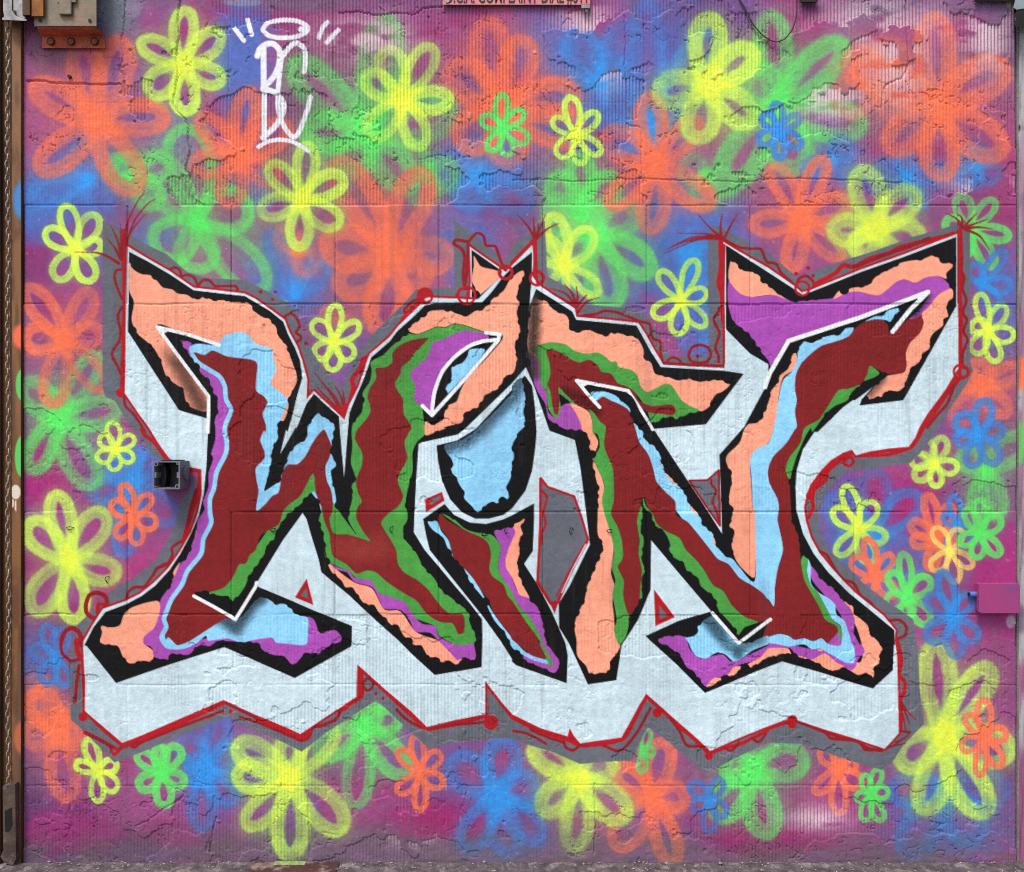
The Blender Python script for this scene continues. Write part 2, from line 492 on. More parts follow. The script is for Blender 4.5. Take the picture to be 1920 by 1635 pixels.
    F('Y', 1752, 868, '1722,818 1802,884 1756,920 1709,902 1772,814 1700,860', 36, 11, 3, 1.3)
    F('Y', 216, 843, '213,785 257,817 255,866 216,888 180,868 184,813', 30, 8.5, 1.8, 1.8)
    F('O', 250, 970, '236,900 286,922 300,986 264,1027 216,1013 205,938', 34, 10, 2, 1.8)
    F('B', 106, 1238, '84,1163 54,1212 78,1288 130,1292 120,1170', 38, 12, 3, 1.4)
    F('Y', 184, 1445, '135,1430 178,1510 224,1486 226,1428 166,1378', 32, 10.5, 2, 1.5)
    F('G', 302, 1447, '250,1405 340,1392 354,1474 313,1520 256,1484 300,1390', 40, 13.5, 2.5, 1.45)
    F('O', 788, 1450, '780,1372 830,1406 836,1476 792,1526 742,1494 746,1398', 34, 10.5, 2, 1.8)
    F('G', 1205, 1408, '1216,1362 1232,1408 1203,1453', 24, 8.5, 2.5, 1.4)
    F('B', 1330, 1500, '1292,1462 1358,1456 1368,1532 1330,1568 1290,1518', 32, 11, 2.5, 1.5)
    F('O', 1572, 1440, '1532,1402 1612,1424 1618,1480 1570,1534 1526,1494 1580,1402', 36, 11.5, 2, 1.75)
    F('G', 1633, 1490, '1614,1448 1648,1434 1671,1480 1652,1546 1618,1544 1598,1496', 28, 9, 2, 1.6)
    F('O', 1845, 1385, '1846,1304 1809,1332 1893,1368 1880,1443 1838,1463 1794,1402', 34, 11, 2, 1.75)
    F('Y', 1610, 992, '1588,902 1642,934 1666,1016 1568,1048 1556,952 1630,1064', 38, 11, 2, 1.7)
    F('O', 1640, 1082, '1630,1002 1678,1036 1682,1122 1594,1040 1610,1120', 36, 11, 2.5, 1.6)
    F('G', 1700, 1122, '1700,1029 1748,1077 1751,1172 1652,1130 1662,1068 1700,1165', 38, 12.5, 2.5, 1.5)
    F('B', 1797, 985, '1787,922 1764,960 1780,1040 1830,1010', 30, 9.5, 2, 1.3)
    F('C', 1780, 1032, '1748,984 1746,1074 1792,1098 1830,1062 1800,985', 32, 9, 2, 1.6)
    F('G', 1838, 1000, '1808,948 1840,929 1883,968 1881,1042 1832,1054 1790,1018', 34, 11, 2.2, 1.55)
    F('B', 1787, 1160, '1770,1062 1822,1106 1735,1108 1731,1204 1836,1208 1790,1240', 44, 14, 3.5, 1.5)
    F('Y', 626, 641, '629,564 681,607 668,674 627,702 586,672 584,596', 36, 10, 2, 1.75)
    F('Y', 1277, 563, '1303,480 1232,505 1332,548 1322,619 1270,634 1220,597', 36, 9.5, 1.8, 1.75)


# ---- colours of the lettering
K = (17, 17, 19); WH = (204, 227, 235); WL = (240, 247, 249); CO = (255, 166, 136); SK = (146, 213, 250); MA = (130, 34, 36)
GN = (76, 158, 68); VI = (172, 80, 180); RD = (180, 24, 34); DR = (150, 26, 36); GY = (104, 108, 118)

SIL = (T(0, 1, '952,245 1100,335 1270,432 1450,557 1640,577 1830,600 1914,642') +
       T(1, 1, '100,712 215,795 252,890 310,995 345,1095 385,1245 378,1392 435,1328 520,1410 650,1530 662,1545 695,1440 770,1290 838,1085 852,1052 1000,925 1060,848 1250,662 1330,632 1600,642 1608,500 1597,248 1700,322 1835,415 1868,440') +
       T(2, 1, '0,392 168,220 152,470 200,535 300,605 470,712 480,775 700,793 945,820 1000,905 1060,1015 1130,1132 1350,1145 1588,1157 1592,860 1585,500 1580,215 1700,288 1914,408') +
       T(3, 1, '200,547 250,592 310,577 700,418 1000,312 1300,197 1418,152 1418,700 1427,1150 1400,1190 1330,1310 1250,1420 1190,1500 1130,1600') +
       T(3, 2, '1100,80 1050,150 900,163 760,185 655,215 625,172 560,195 470,250 400,320 320,430 290,500 268,600 280,700 320,830 380,940 470,1050 560,1150 650,1240 760,1330 860,1410 952,1520') +
       T(3, 3, '892,0 908,100 915,300 920,655 820,765 600,690 400,630 190,560 130,560 0,608') +
       T(2, 3, '1600,690 1398,782 1300,690 1150,560 1050,470 945,378 900,450 830,580 770,685 640,703 480,727 440,680 405,620 392,678 200,620 0,522') +
       T(1, 3, '1740,450 1615,290 1615,523 1400,565 1203,613 1100,510 900,340 713,172 708,400 600,470 312,663 200,612 0,527') +
       T(0, 3, '1575,423 1300,540 1000,670 862,724 600,500 600,300 588,60') +
       T(0, 2, '625,1605 690,1490 770,1362 940,1303 1050,1248 1150,1168 1260,1058 1350,928 1430,788 1480,650 1510,500 1506,318 1410,300 1270,240 1190,130 1110,0') +
       T(0, 1, '1040,1500 935,1345 940,1000 945,600'))
GREY = (T(0, 1, '770,55 850,85 960,155 1100,235 1250,308 1400,440 1550,487 1830,498 1914,538') +
        T(1, 1, '240,670 300,740 340,870 430,1050 530,1200 650,1310 690,1180 770,1040 850,925 1000,775 1100,680 1200,570 1350,560 1482,555 1478,55 1620,148 1860,360') +
        T(2, 1, '0,240 130,150 200,75 245,55 262,470 400,545 500,620 522,680 800,702 980,742 1060,850 1150,1030 1200,1072 1470,1062 1462,170 1500,95 1560,95 1640,150 1800,230 1914,298') +
        T(3, 1, '220,482 480,380 800,280 1100,170 1400,88 1470,48 1508,130 1508,1100 1532,1180 1480,1280 1300,1550') +
        T(3, 2, '1270,20 1130,205 1060,272 900,290 750,320 600,325 520,390 420,520 380,640 390,800 460,930 600,1060 700,1160 850,1280 1000,1380 1085,1440 1110,1635') +
        T(3, 3, '1055,60 1065,300 1096,590 1040,650 950,740 880,850 800,915 500,825 230,732 0,722') +
        T(2, 3, '1560,840 1358,942 1200,800 1080,700 960,600 900,720 840,850 640,857 480,872 300,792 100,732 0,690') +
        T(1, 3, '1700,690 1460,717 1210,755 1100,660 900,470 850,423 700,520 500,650 322,787 150,702 0,640') +
        T(0, 3, '1600,543 1300,660 1000,790 808,862 690,742 560,612 500,560 488,150') +
        T(0, 2, '560,1500 700,1370 800,1262 880,1190 1000,1130 1180,980 1300,760 1350,550 1420,480 1480,345 1400,330 1150,220 1050,90 980,0') +
        T(0, 1, '930,1520 860,1400 790,1372 768,1300'))


def outline_and_doodles():
    og = owner('painted_outline', 'flat grey outline band behind the letters')
    fill(GREY, GY, og, False)
    orr = owner('painted_doodles', 'red marker line with loops and dots round the letters')
    line(SIL, 8.5, RD, orr, False, closed=True)
    R = lambda i, j, s, w=4.2, c=DR, **k: line(T(i, j, s), w * 1.22, c, orr, **k)
    # left side of the first letter
    R(0, 1, '925,130 930,400 932,700 925,1000 920,1200 915,1340', 7, RD)
    R(0, 1, '905,420 870,430 858,480 880,560 915,640')
    R(0, 1, '915,700 885,760 890,820 905,880 895,950 845,1030 845,1080 880,1140 905,1200', 4.5)
    line(T(0, 1, '905,1340 907,1342'), 17, RD, orr, False)
    R(0, 1, '930,1380 940,1440 1000,1500 1060,1590 1085,1635')
    R(0, 2, '1060,20 1090,70 1150,110 1240,235', 6, RD)
    for s in ('915,330 908,200 900,70', '910,330 880,200 825,85', '905,345 860,260 800,185', '890,375 800,320 720,295 560,290', '930,240 945,130 975,10', '935,240 985,130 1085,10'):
        whisk(T(0, 1, s), 6, 2, DR, orr)
    whisk(XY('232,452 240,415 262,372 272,362'), 4, 2, DR, orr); whisk(XY('238,450 255,410 280,380 292,374'), 4, 2, DR, orr)
    R(0, 1, '1270,420 1310,405 1345,425 1360,470 1400,460 1450,480 1480,540')
    R(0, 1, '1485,540 1520,500 1570,505 1610,545 1680,545 1760,545 1780,570')
    R(1, 1, '220,770 260,750 310,790 325,850 300,890 335,920 330,950 300,960', 4)
    for a in ('35,588', '145,588', '125,645', '375,972'):
        p = T(1, 1, a)[0]; line([p, (p[0] + .5, p[1])], 7 if a[0] == '3' else 5.5, DR, orr, False)
    for s in ('650,1500 560,1350 430,1180', '650,1500 590,1370 500,1270', '655,1490 640,1380 590,1290', '660,1480 660,1400 650,1320', '665,1480 700,1400 720,1280', '650,1500 520,1370 450,1290'):
        whisk(T(1, 1, s), 6, 2, DR, orr)
    fill(T(1, 1, '560,1440 660,1520 690,1440 670,1420 640,1450'), RD, orr, False)
    R(1, 1, '700,1420 730,1300 720,1240 780,1160 800,1090 840,1075', 7, RD)
    R(1, 1, '1060,840 1120,770 1110,720 1170,660 1220,640', 4.5)
    R(1, 1, '1060,850 1150,720 1240,650', 6, RD)
    line(T(1, 1, '1270,620 1268,622'), 25, RD, orr, False)
    R(1, 1, '1500,620 1530,570 1600,570 1640,620 1600,680 1540,680 1500,620', 4.5)
    R(1, 1, '1585,220 1580,400 1560,540 1550,450 1560,330 1540,270 1480,230 1500,200 1590,215', 5)
    R(1, 1, '1600,200 1650,150 1700,170 1720,240 1790,250 1820,330 1860,430', 4.5)
    # twin tips and the middle
    for s in ('170,190 120,100 40,10', '170,190 165,110 160,30', '175,190 210,110 250,10', '175,195 260,120 350,75', '170,190 200,120 190,80'):
        whisk(T(2, 1, s), 6, 2, DR, orr)
    R(2, 1, '165,200 80,290 0,370', 6, RD)
    R(2, 1, '175,210 180,350 180,500', 4.5, RD)
    R(2, 1, '135,485 185,435 238,485 185,540 135,485', 4.5, RD, closed=True)
    R(1, 1, '1825,445 1868,395 1912,445 1868,490 1825,445', 5, RD, closed=True)
    for s in ('470,690 400,600 280,560', '475,690 450,600 390,530', '480,690 490,620 480,545', '485,700 530,640 560,610', '490,740 560,660 650,630', '470,700 380,640 300,600'):
        whisk(T(2, 1, s), 6, 2, DR, orr)
    R(2, 1, '480,770 620,755 690,730 780,740 860,770 940,800', 4.2)
    R(2, 1, '960,810 1030,830 1040,900 1060,940 1110,960 1110,1040 1130,1120', 4.2)
    R(2, 1, '1150,1120 1190,1080 1240,1090 1270,1125', 3.8)
    R(2, 1, '1320,1060 1350,1000 1410,985 1470,1010 1485,1060 1460,1105 1400,1120 1340,1105', 4.5, closed=True)
    line(T(2, 1, '1385,1068 1387,1069'), 6.5, DR, orr, False)
    R(2, 1, '1570,700 1510,780 1520,830 1550,900 1520,1000 1540,1060 1545,1110', 4.5)
    R(2, 1, '1560,200 1565,400 1545,520 1570,600 1580,800', 8, RD)
    R(2, 1, '1130,1125 1350,1135 1580,1145', 6, DR)
    for s in ('1590,190 1450,155 1235,150', '1560,185 1350,180 1190,250', '1540,190 1380,200 1140,300', '1560,180 1480,110 1390,10', '1560,170 1560,80 1570,0', '1590,180 1640,80 1690,0', '1500,170 1300,210 1160,270'):
        whisk(T(2, 1, s), 5.5, 1.8, DR, orr)
    R(2, 1, '1590,200 1700,255 1800,265 1860,270 1890,340 1910,370', 4.2)
    # right letter, upper edge
    R(3, 1, '0,370 60,380 100,450 180,520', 4.5)
    R(3, 1, '205,560 230,490 290,470 340,520 320,590 260,620 205,560', 4.5, closed=True)
    for a in ('208,452', '298,410', '335,468'):
        p = T(3, 1, a)[0]; line([p, (p[0] + .5, p[1])], 6.5, DR, orr, False)
    R(3, 1, '350,530 500,450 560,390 640,400 760,340 900,300 1000,250 1250,190 1400,150', 7, RD)
    R(3, 1, '650,400 850,320 1050,250 1200,190', 6, DR)
    for s in ('1440,120 1420,50 1330,0', '1445,110 1450,40 1410,0', '1460,110 1510,50 1560,0', '1460,110 1540,80 1640,45', '1470,115 1580,105 1680,120', '1470,120 1580,170 1650,270'):
        whisk(T(3, 1, s), 6, 2, DR, orr)
    R(3, 1, '1435,130 1440,350 1430,600 1440,800 1435,1000 1440,1140', 7, RD)
    R(3, 1, '1450,330 1440,420 1465,480 1450,560 1480,650 1455,740 1485,800 1460,880 1490,950 1455,1040 1450,1120', 4.5)
    R(3, 1, '1430,1195 1440,1150 1490,1165 1490,1210 1440,1230 1430,1195', 5, RD, closed=True)
    R(3, 1, '1420,1240 1320,1360 1240,1480 1150,1600', 9, RD)
    R(3, 1, '1390,1290 1340,1420 1270,1500 1190,1600', 4.5)
    R(3, 2, '1150,10 1060,150 900,170 700,200', 9, RD)
    R(3, 2, '1050,165 900,210 760,215 660,220', 5, RD)
    R(3, 2, '620,185 520,250 430,330 340,440 300,520', 11, RD)
    R(3, 2, '560,240 620,230 635,270 600,295 565,270 590,240', 4.5, RD)
    R(3, 2, '440,330 430,400 350,470 330,560 340,600 300,680', 6, RD)
    R(3, 2, '380,930 440,960 490,1050 560,1140 640,1170 690,1260 770,1320 820,1410 880,1450 980,1445 1035,1500 1020,1560 970,1585', 4.5)
    R(3, 3, '905,0 930,80 940,160 925,240 965,300 960,360 930,440 935,560 930,640', 6, RD)
    for s in ('940,440 980,500 1040,560', '940,460 970,520 995,585', '935,480 955,560 970,650', '930,640 1000,650', '900,720 960,690 1000,650', '840,755 900,740 970,725'):
        whisk(T(3, 3, s), 4.5, 2.5, DR, orr)
    line(T(3, 3, '160,555 162,556'), 21, RD, orr, False); line(T(3, 3, '170,600 172,601'), 13, RD, orr, False)
    R(3, 3, '150,570 60,600 0,625', 7, RD)
    R(3, 3, '220,580 400,650 440,690 520,700 620,710 700,760 800,780', 4.5); R(3, 3, '420,655 520,690 640,720 680,770 740,775', 4)
    # lower edge
    R(2, 3, '1800,640 1700,690 1590,740 1500,760 1400,800', 5.5, RD); R(2, 3, '1690,690 1740,720 1790,660', 4)
    R(2, 3, '1500,760 1550,780 1600,720', 4); line(T(2, 3, '1388,815 1389,818'), 15, RD, orr, False)
    R(2, 3, '945,390 1050,480 1150,575 1300,705 1390,795', 8, RD); R(2, 3, '1120,560 1180,640 1230,740 1330,745', 4.5)
    line(T(2, 3, '1022,512 1023,513'), 17, RD, orr, False)
    R(2, 3, '975,480 880,650 790,760 740,780 640,740', 4.5); R(2, 3, '945,390 840,600 770,700 500,740 380,690', 7, RD)
    fill(T(2, 3, '405,615 392,690 470,725'), RD, orr, False); R(2, 3, '365,690 375,750 430,775 480,740', 4.5)
    R(2, 3, '0,540 200,640 390,700', 7, RD); R(2, 3, '10,640 110,660 240,730', 4); R(2, 3, '130,630 240,680 360,720', 4)
    R(1, 3, '1615,530 1450,580 1220,625', 8, RD); line(T(1, 3, '1655,580 1656,582'), 27, RD, orr, False); R(1, 3, '1600,580 1400,600 1230,625', 4)
    R(1, 3, '1615,295 1615,540', 5, RD); R(1, 3, '1640,330 1800,540', 5, RD)
    R(1, 3, '730,200 740,390 700,420 600,490', 9, RD); R(1, 3, '750,210 900,350 1190,620', 7, RD); R(1, 3, '990,490 1060,560 1170,620', 4.5)
    R(1, 3, '755,300 790,270 825,300 815,340 780,355 755,325', 4.2, closed=True)
    for a in ('845,375', '895,408'):
        p = T(1, 3, a)[0]; line([p, (p[0], p[1] + 2)], 5, DR, orr, False)
    R(1, 3, '600,490 560,560 470,600 400,620 370,690 320,710', 5); R(1, 3, '0,545 310,690 380,640', 7, RD); R(1, 3, '0,575 150,640 320,712', 4)
    R(0, 3, '1580,435 1400,520 1200,610 880,740', 9, RD); R(0, 3, '1570,500 1300,600 1000,720 950,755 930,745 970,715', 4.5); R(0, 3, '1600,450 1804,545', 4.5)
    line(T(0, 3, '1625,505 1625,506'), 8, RD, orr, False); R(0, 3, '1690,540 1804,580', 4)
    R(0, 3, '870,735 830,770 780,745 805,805 860,760', 5, RD); R(0, 3, '600,650 700,700 790,750', 6); R(0, 3, '610,510 730,630 850,730', 6, RD)
    line(T(0, 3, '585,540 586,543'), 16, RD, orr, False); R(0, 3, '560,180 540,300 525,440', 5.5); R(0, 3, '585,100 590,330 600,490', 5.5, RD)
    R(0, 2, '460,1600 490,1530 545,1505 600,1550 610,1635', 7, DR); R(0, 3, '430,20 440,90 500,145 575,130', 5); R(0, 3, '540,0 550,90 575,130', 8, RD)
    R(0, 2, '645,1330 670,1260 730,1240 790,1270 800,1330 760,1400 700,1430 650,1390', 6.5, DR, closed=True)
    R(0, 2, '730,1390 740,1330 800,1330', 6, RD)
    R(0, 2, '945,1300 960,1240 1010,1200 1080,1195 1130,1130 1180,1060 1250,1030 1290,960 1290,900 1360,855', 4.5)
    R(0, 2, '1150,1110 1170,1060 1240,1020', 3.5)
    R(0, 2, '1500,320 1490,460 1440,620 1400,760 1380,850', 8, RD); R(0, 2, '1470,470 1430,600 1400,750', 5, DR); R(0, 2, '1400,330 1450,325 1500,330', 6, RD)
    line(T(0, 2, '1395,345 1402,350'), 8, RD, orr, False)


BODY = {
    'W': (T(0, 1, '966,288 1100,357 1270,457 1450,577 1640,599 1830,620 1914,668') +
          T(1, 1, '100,728 205,812 240,905 290,1003 330,1100 347,1235 312,1350 270,1520 235,1635') +
          T(1, 2, '225,20 180,208 300,0') +
          T(1, 1, '300,1615 380,1420 435,1350 500,1412 622,1520 628,1635') +
          T(1, 2, '660,382 690,0') +
          T(1, 1, '690,1600 700,1492 740,1392 800,1255 845,1130 862,1078 1000,958 1060,878 1160,790 1262,690 1330,672 1560,668 1690,667 1760,592 1845,478') +
          T(2, 1, '0,408 150,290 147,480 130,700 105,1150') + T(1, 1, '1914,1270') + T(1, 2, '1575,5 1508,58 1237,118 1215,132 1200,350 1185,660 1180,790 1260,920 1380,1062 1480,1182 1600,1322 1690,1440') +
          T(1, 3, '1595,0 1590,190 1260,247 1100,100 1000,0') +
          T(1, 2, '900,1452 700,1262 490,1087 470,990 420,830 380,690 350,643 200,850 8,1165 20,1198 200,1272 430,1372 718,1490 716,1600') +
          T(1, 3, '672,45 275,267 0,147') + T(0, 3, '1580,50 1200,170 820,302 612,40') +
          T(0, 2, '632,1635 700,1500 790,1385 950,1325 1060,1265 1160,1190 1270,1070 1350,950 1430,800 1490,660 1525,500 1545,300 1558,0') +
          T(0, 1, '1545,1532 1340,1472 958,882')),
    'I': (T(2, 1, '95,1212 150,1290 172,1450 184,1635') + T(2, 2, '175,150 150,330 100,480 0,612') +
          T(1, 2, '1850,660 1740,687 1640,687 1540,640 1450,540 1390,400 1360,250 1350,140 1500,105 1640,20') + T(1, 1, '1914,1318')),
    'I2': (T(1, 2, '1410,578 1480,660 1600,717 1720,727 1850,692 1914,662') + T(2, 2, '165,573 165,700 155,930 90,1025 190,1180 300,1390 400,1620') +
           T(2, 3, '392,110 385,303 30,177 0,150') + T(1, 3, '1804,132 1720,0') + T(1, 2, '1700,1422 1500,1172 1300,922 1270,800 1250,690')),
    'N': (T(2, 1, '180,567 300,640 450,735 480,797 700,817 930,840 980,930 1040,1040 1112,1150 1580,1177 1732,1200 1640,1322 1450,1577 1058,1612') +
          T(2, 2, '1310,400 1430,580 1570,802 1562,500 1550,210 1735,0') + T(2, 1, '1914,1262') + T(3, 1, '0,1215 2,1128') + T(2, 1, '1780,1050 1600,868 1600,240 1914,442') +
          T(3, 1, '200,572 260,612 310,592 700,437 1000,332 1300,217 1405,178 1405,695 1010,1397 682,1437 700,1390 815,1262 560,1450 370,1635') +
          T(3, 2, '345,40 260,170 215,320 205,460 210,620 260,800 340,950 450,1090 600,1240 760,1370 942,1520 947,1635') +
          T(3, 3, '885,30 880,212 740,342 600,302 400,237 100,150 0,187') + T(2, 3, '1360,372 1150,162 970,0') +
          T(2, 2, '1000,1565 1250,1450 1490,1380 1250,1098 1040,848 1035,1220 940,1450 820,1635') + T(2, 3, '735,282 535,312 400,20') +
          T(2, 2, '352,1500 350,1320 430,1190 582,880 545,560 510,300 470,100 280,30') + T(2, 1, '165,1290 105,1150 130,700')),
}


def lettering():
    ob = owner('painted_block', 'white block shadow under the letters')
    fill(SIL, WH, ob, False)
    oW = owner('painted_letter', 'tall letter W in maroon, coral, green and sky blue with black edges')
    oI = owner('painted_letter', 'narrow letter I with a sky blue dot and maroon stem')
    oN = owner('painted_letter', 'wide letter N in maroon, green, violet, coral and sky blue')
    BN = {}

    def band(letter, nm):
        if (letter, nm) not in BN:
            BN[letter, nm] = owner(nm, None, letter)
        return BN[letter, nm]
    NM = {K: 'black_edge', CO: 'coral_field', SK: 'sky_blue_field', MA: 'maroon_field', GN: 'green_field', VI: 'violet_field', WH: 'white_line', WL: 'white_line', RD: 'red_mark', GY: 'grey_mark'}

    def P(letter, col, pts, smooth=True, **k):
        fill(pts, col, band(letter, NM[col]), smooth, **k)

    def LN(letter, col, pts, w, smooth=False, **k):
        line(pts, w * (1.18 if col == WL else 1), col, band(letter, NM[col]), smooth, **k)
    for key, o in (('W', oW), ('I', oI), ('I2', oI), ('N', oN)):
        fill(BODY[key], K, band(o, 'black_edge'), False)
    P(oW, K, T(1, 1, '1612,275 1838,432 1832,472 1662,640 1615,640'), False)
    inW, inI, inI2, inN = mask(BODY['W']), mask(BODY['I']), mask(BODY['I2']), mask(BODY['N'])

    # ------------------------------------------------ W
    P(oW, CO, T(0, 1, '968,370 1000,420 1060,455 1130,465 1180,510 1220,555 1290,570 1330,600 1400,610 1440,635 1490,640 1530,625 1600,650 1680,650 1740,665 1840,665 1880,690 1914,740') +
      T(1, 1, '50,775 100,790 150,850 170,920 230,990 260,1080 300,1190 305,1260 250,1380 240,1470 190,1560 100,1400 0,1200') +
      T(0, 1, '1800,1010 1640,975 1400,905 1175,850 1560,1375 1548,1480 1430,1450 1390,1400 1370,1320 1290,1260 1240,1210 1210,1120 1160,1020 1100,960 1030,900 985,800 1000,700 1000,650 968,580'), clip=inW)
    # brown spray shade inside the horn
    for off, k in ((0, .5), (30, .45), (60, .35)):
        r = dist(np.array(T(0, 1, '%d,900 %d,1180 %d,1440' % (1215 - off, 1390 - off, 1530 - off))), 22)
        sy, sx, d = r
        al = k * (1 - sstep(2, 20, d)) * inW[sy, sx] * (OWN[sy, sx] == band(oW, 'coral_field')) * sstep(640, 690, VV[sy, None] * np.ones_like(d))
        gblend(sy, sx, al, (70, 46, 40))
    P(oW, K, T(0, 1, '1232,868 1400,905 1560,975 1640,985 1900,1200 1700,1635 1560,1635 1566,1372 1350,1050'), False)
    P(oW, VI, T(0, 1, '1345,955 1430,965 1425,1010 1470,1110 1560,1170 1640,1220 1680,1300 1690,1390 1730,1470 1690,1580 1685,1635') +
      T(0, 2, '1695,120 1690,200 1620,340 1600,460 1570,540 1570,640 1580,720 1520,840 1500,950 1400,1080 1360,1180 1280,1290 1240,1390 1220,1440 1240,1500 1200,1580 1260,1635 1090,1635 1080,1570 1160,1500 1190,1420 1200,1300 1285,1170 1320,1060 1400,970 1440,870 1470,790 1480,700 1530,620 1520,560 1560,450 1560,350 1595,240 1580,200 1610,100 1612,0') +
      T(0, 1, '1605,1560 1625,1480 1625,1400 1590,1330 1560,1250 1500,1190 1480,1130 1420,1060 1380,1010'))
    P(oW, CO, T(0, 2, '1185,1303 1000,1345 930,1400 900,1480 840,1500 760,1490 760,1560 740,1610') + T(0, 3, '695,10 750,35 830,40 870,120 920,165 1010,145 1070,150 1085,80 1020,30') + T(0, 2, '1075,1600 1150,1510 1190,1420'))
    P(oW, CO, T(0, 2, '1470,765 1452,850 1440,880 1468,800')); P(oW, CO, T(0, 2, '1350,1010 1300,1080 1288,1150 1300,1130'))
    P(oW, VI, T(0, 2, '1200,1410 1160,1500 1078,1570 1080,1635') + T(0, 3, '1020,20 1075,60 1090,120 1180,138 1210,100 1330,102 1400,40 1480,42 1540,5 1800,20') +
      T(1, 3, '0,12 60,80 130,105 200,115 265,175 350,95 440,100 500,50 600,10') + T(1, 2, '640,1600 640,1570 590,1520 480,1540 450,1480 430,1440 380,1425 380,1560 0,1560') + T(0, 2, '1700,1560 1300,1600'))
    P(oW, SK, T(0, 2, '1230,1400 1222,1450 1240,1500 1200,1580') + T(0, 3, '1130,5 1180,60 1290,62 1380,25 1450,-30') + T(0, 2, '1560,1600 1700,1582 1800,1612 1914,1590') +
      T(1, 2, '120,1577 150,1612 240,1622 330,1632 380,1620 392,1530 385,1428 320,1410 230,1330 150,1320 60,1275 0,1300') + T(0, 2, '1770,1440 1600,1300 1300,1300'))
    P(oW, SK, T(0, 1, '1418,1000 1480,975 1600,985 1640,960 1700,905 1790,888 1850,905 1914,975') +
      T(1, 1, '60,990 120,1020 130,1090 150,1170 110,1270 170,1330 240,1400 205,1500 170,1570 160,1635') +
      T(1, 2, '165,80 120,180 115,260 85,390 62,478 100,460 170,410 200,340 250,200 300,140 380,80 388,0') +
      T(1, 1, '430,1530 470,1495 520,1530 580,1570 592,1635') +
      T(1, 2, '590,20 570,130 560,190 600,285 562,330 570,400 590,480 600,560 590,640 612,740 680,762 768,826 600,805 500,700 300,640 0,660') + T(0, 1, '1880,1400 1750,1110 1440,1060'), clip=inW)
    P(oW, K, T(1, 2, '410,488 350,560 250,650 190,720 150,800 80,890 70,940 0,1050 0,1172 350,645 470,990 490,1087 535,1010 505,915 512,860 500,760 470,700 490,640 470,560'), False, clip=inW)
    P(oW, GN, T(1, 1, '715,1635 730,1560 790,1490 800,1420 800,1340 850,1260 865,1180 860,1110 950,1060 1020,990 1080,940 1130,900 1200,905 1280,880 1350,850 1410,855 1480,830 1560,840 1650,870 1725,905 1600,930 1400,1000 1300,1100 1200,1250 1200,1400 1242,1445 1262,1635') +
      T(1, 2, '1262,60 1200,120 1170,200 1170,330 1140,450 1120,560 1135,680 1100,770 1120,850 1190,930 1250,1040 1330,1130 1390,1220 1500,1310 1590,1390 1600,1470 1640,1550 1635,1625 1500,1632 1370,1562 1340,1490 1180,1425 1100,1312 1000,1282 900,1225 850,1152 750,1132 700,1082 600,1040 540,1000 515,900 500,800 470,700 490,640 480,560 440,480 430,350 600,600 760,820 690,690 720,540 715,450 740,370 710,270 720,150'), clip=inW)
    P(oW, GN, T(1, 2, '430,345 442,480 410,490 350,560 310,600 250,650 190,720 150,800 130,850 80,890 70,940 0,1050') +
      T(0, 2, '1870,1110 1830,1200 1790,1260 1740,1310 1690,1270 1560,1245 1690,1180 1790,1000 1914,900') + T(1, 2, '200,600 350,430'))
    P(oW, CO, T(1, 2, '505,915 530,1010 570,1090 640,1150 670,1200 720,1200 760,1260 820,1330 880,1330 920,1390 970,1440 1020,1490 1060,1490 1110,1570 1160,1580') +
      T(1, 3, '1105,30 1170,50 1215,120 1270,120 1300,155 1370,150 1410,172 1450,130 1300,10') + T(1, 2, '1200,1535 1080,1380 960,1365 870,1210 740,1165 600,1065 530,990'))
    P(oW, VI, T(1, 2, '540,1010 600,1046 700,1080 740,1130 860,1150 920,1240 1000,1270 1110,1310 1170,1400 1240,1470 1340,1490 1370,1570 1500,1630 1630,1620') +
      T(1, 3, '1535,20 1550,110 1530,145 1470,120 1420,140 1380,100 1330,50 1290,10') + T(1, 2, '1300,1540 1190,1530 1150,1450 1080,1370 960,1360 920,1290 870,1200 740,1160 680,1090 600,1066'))
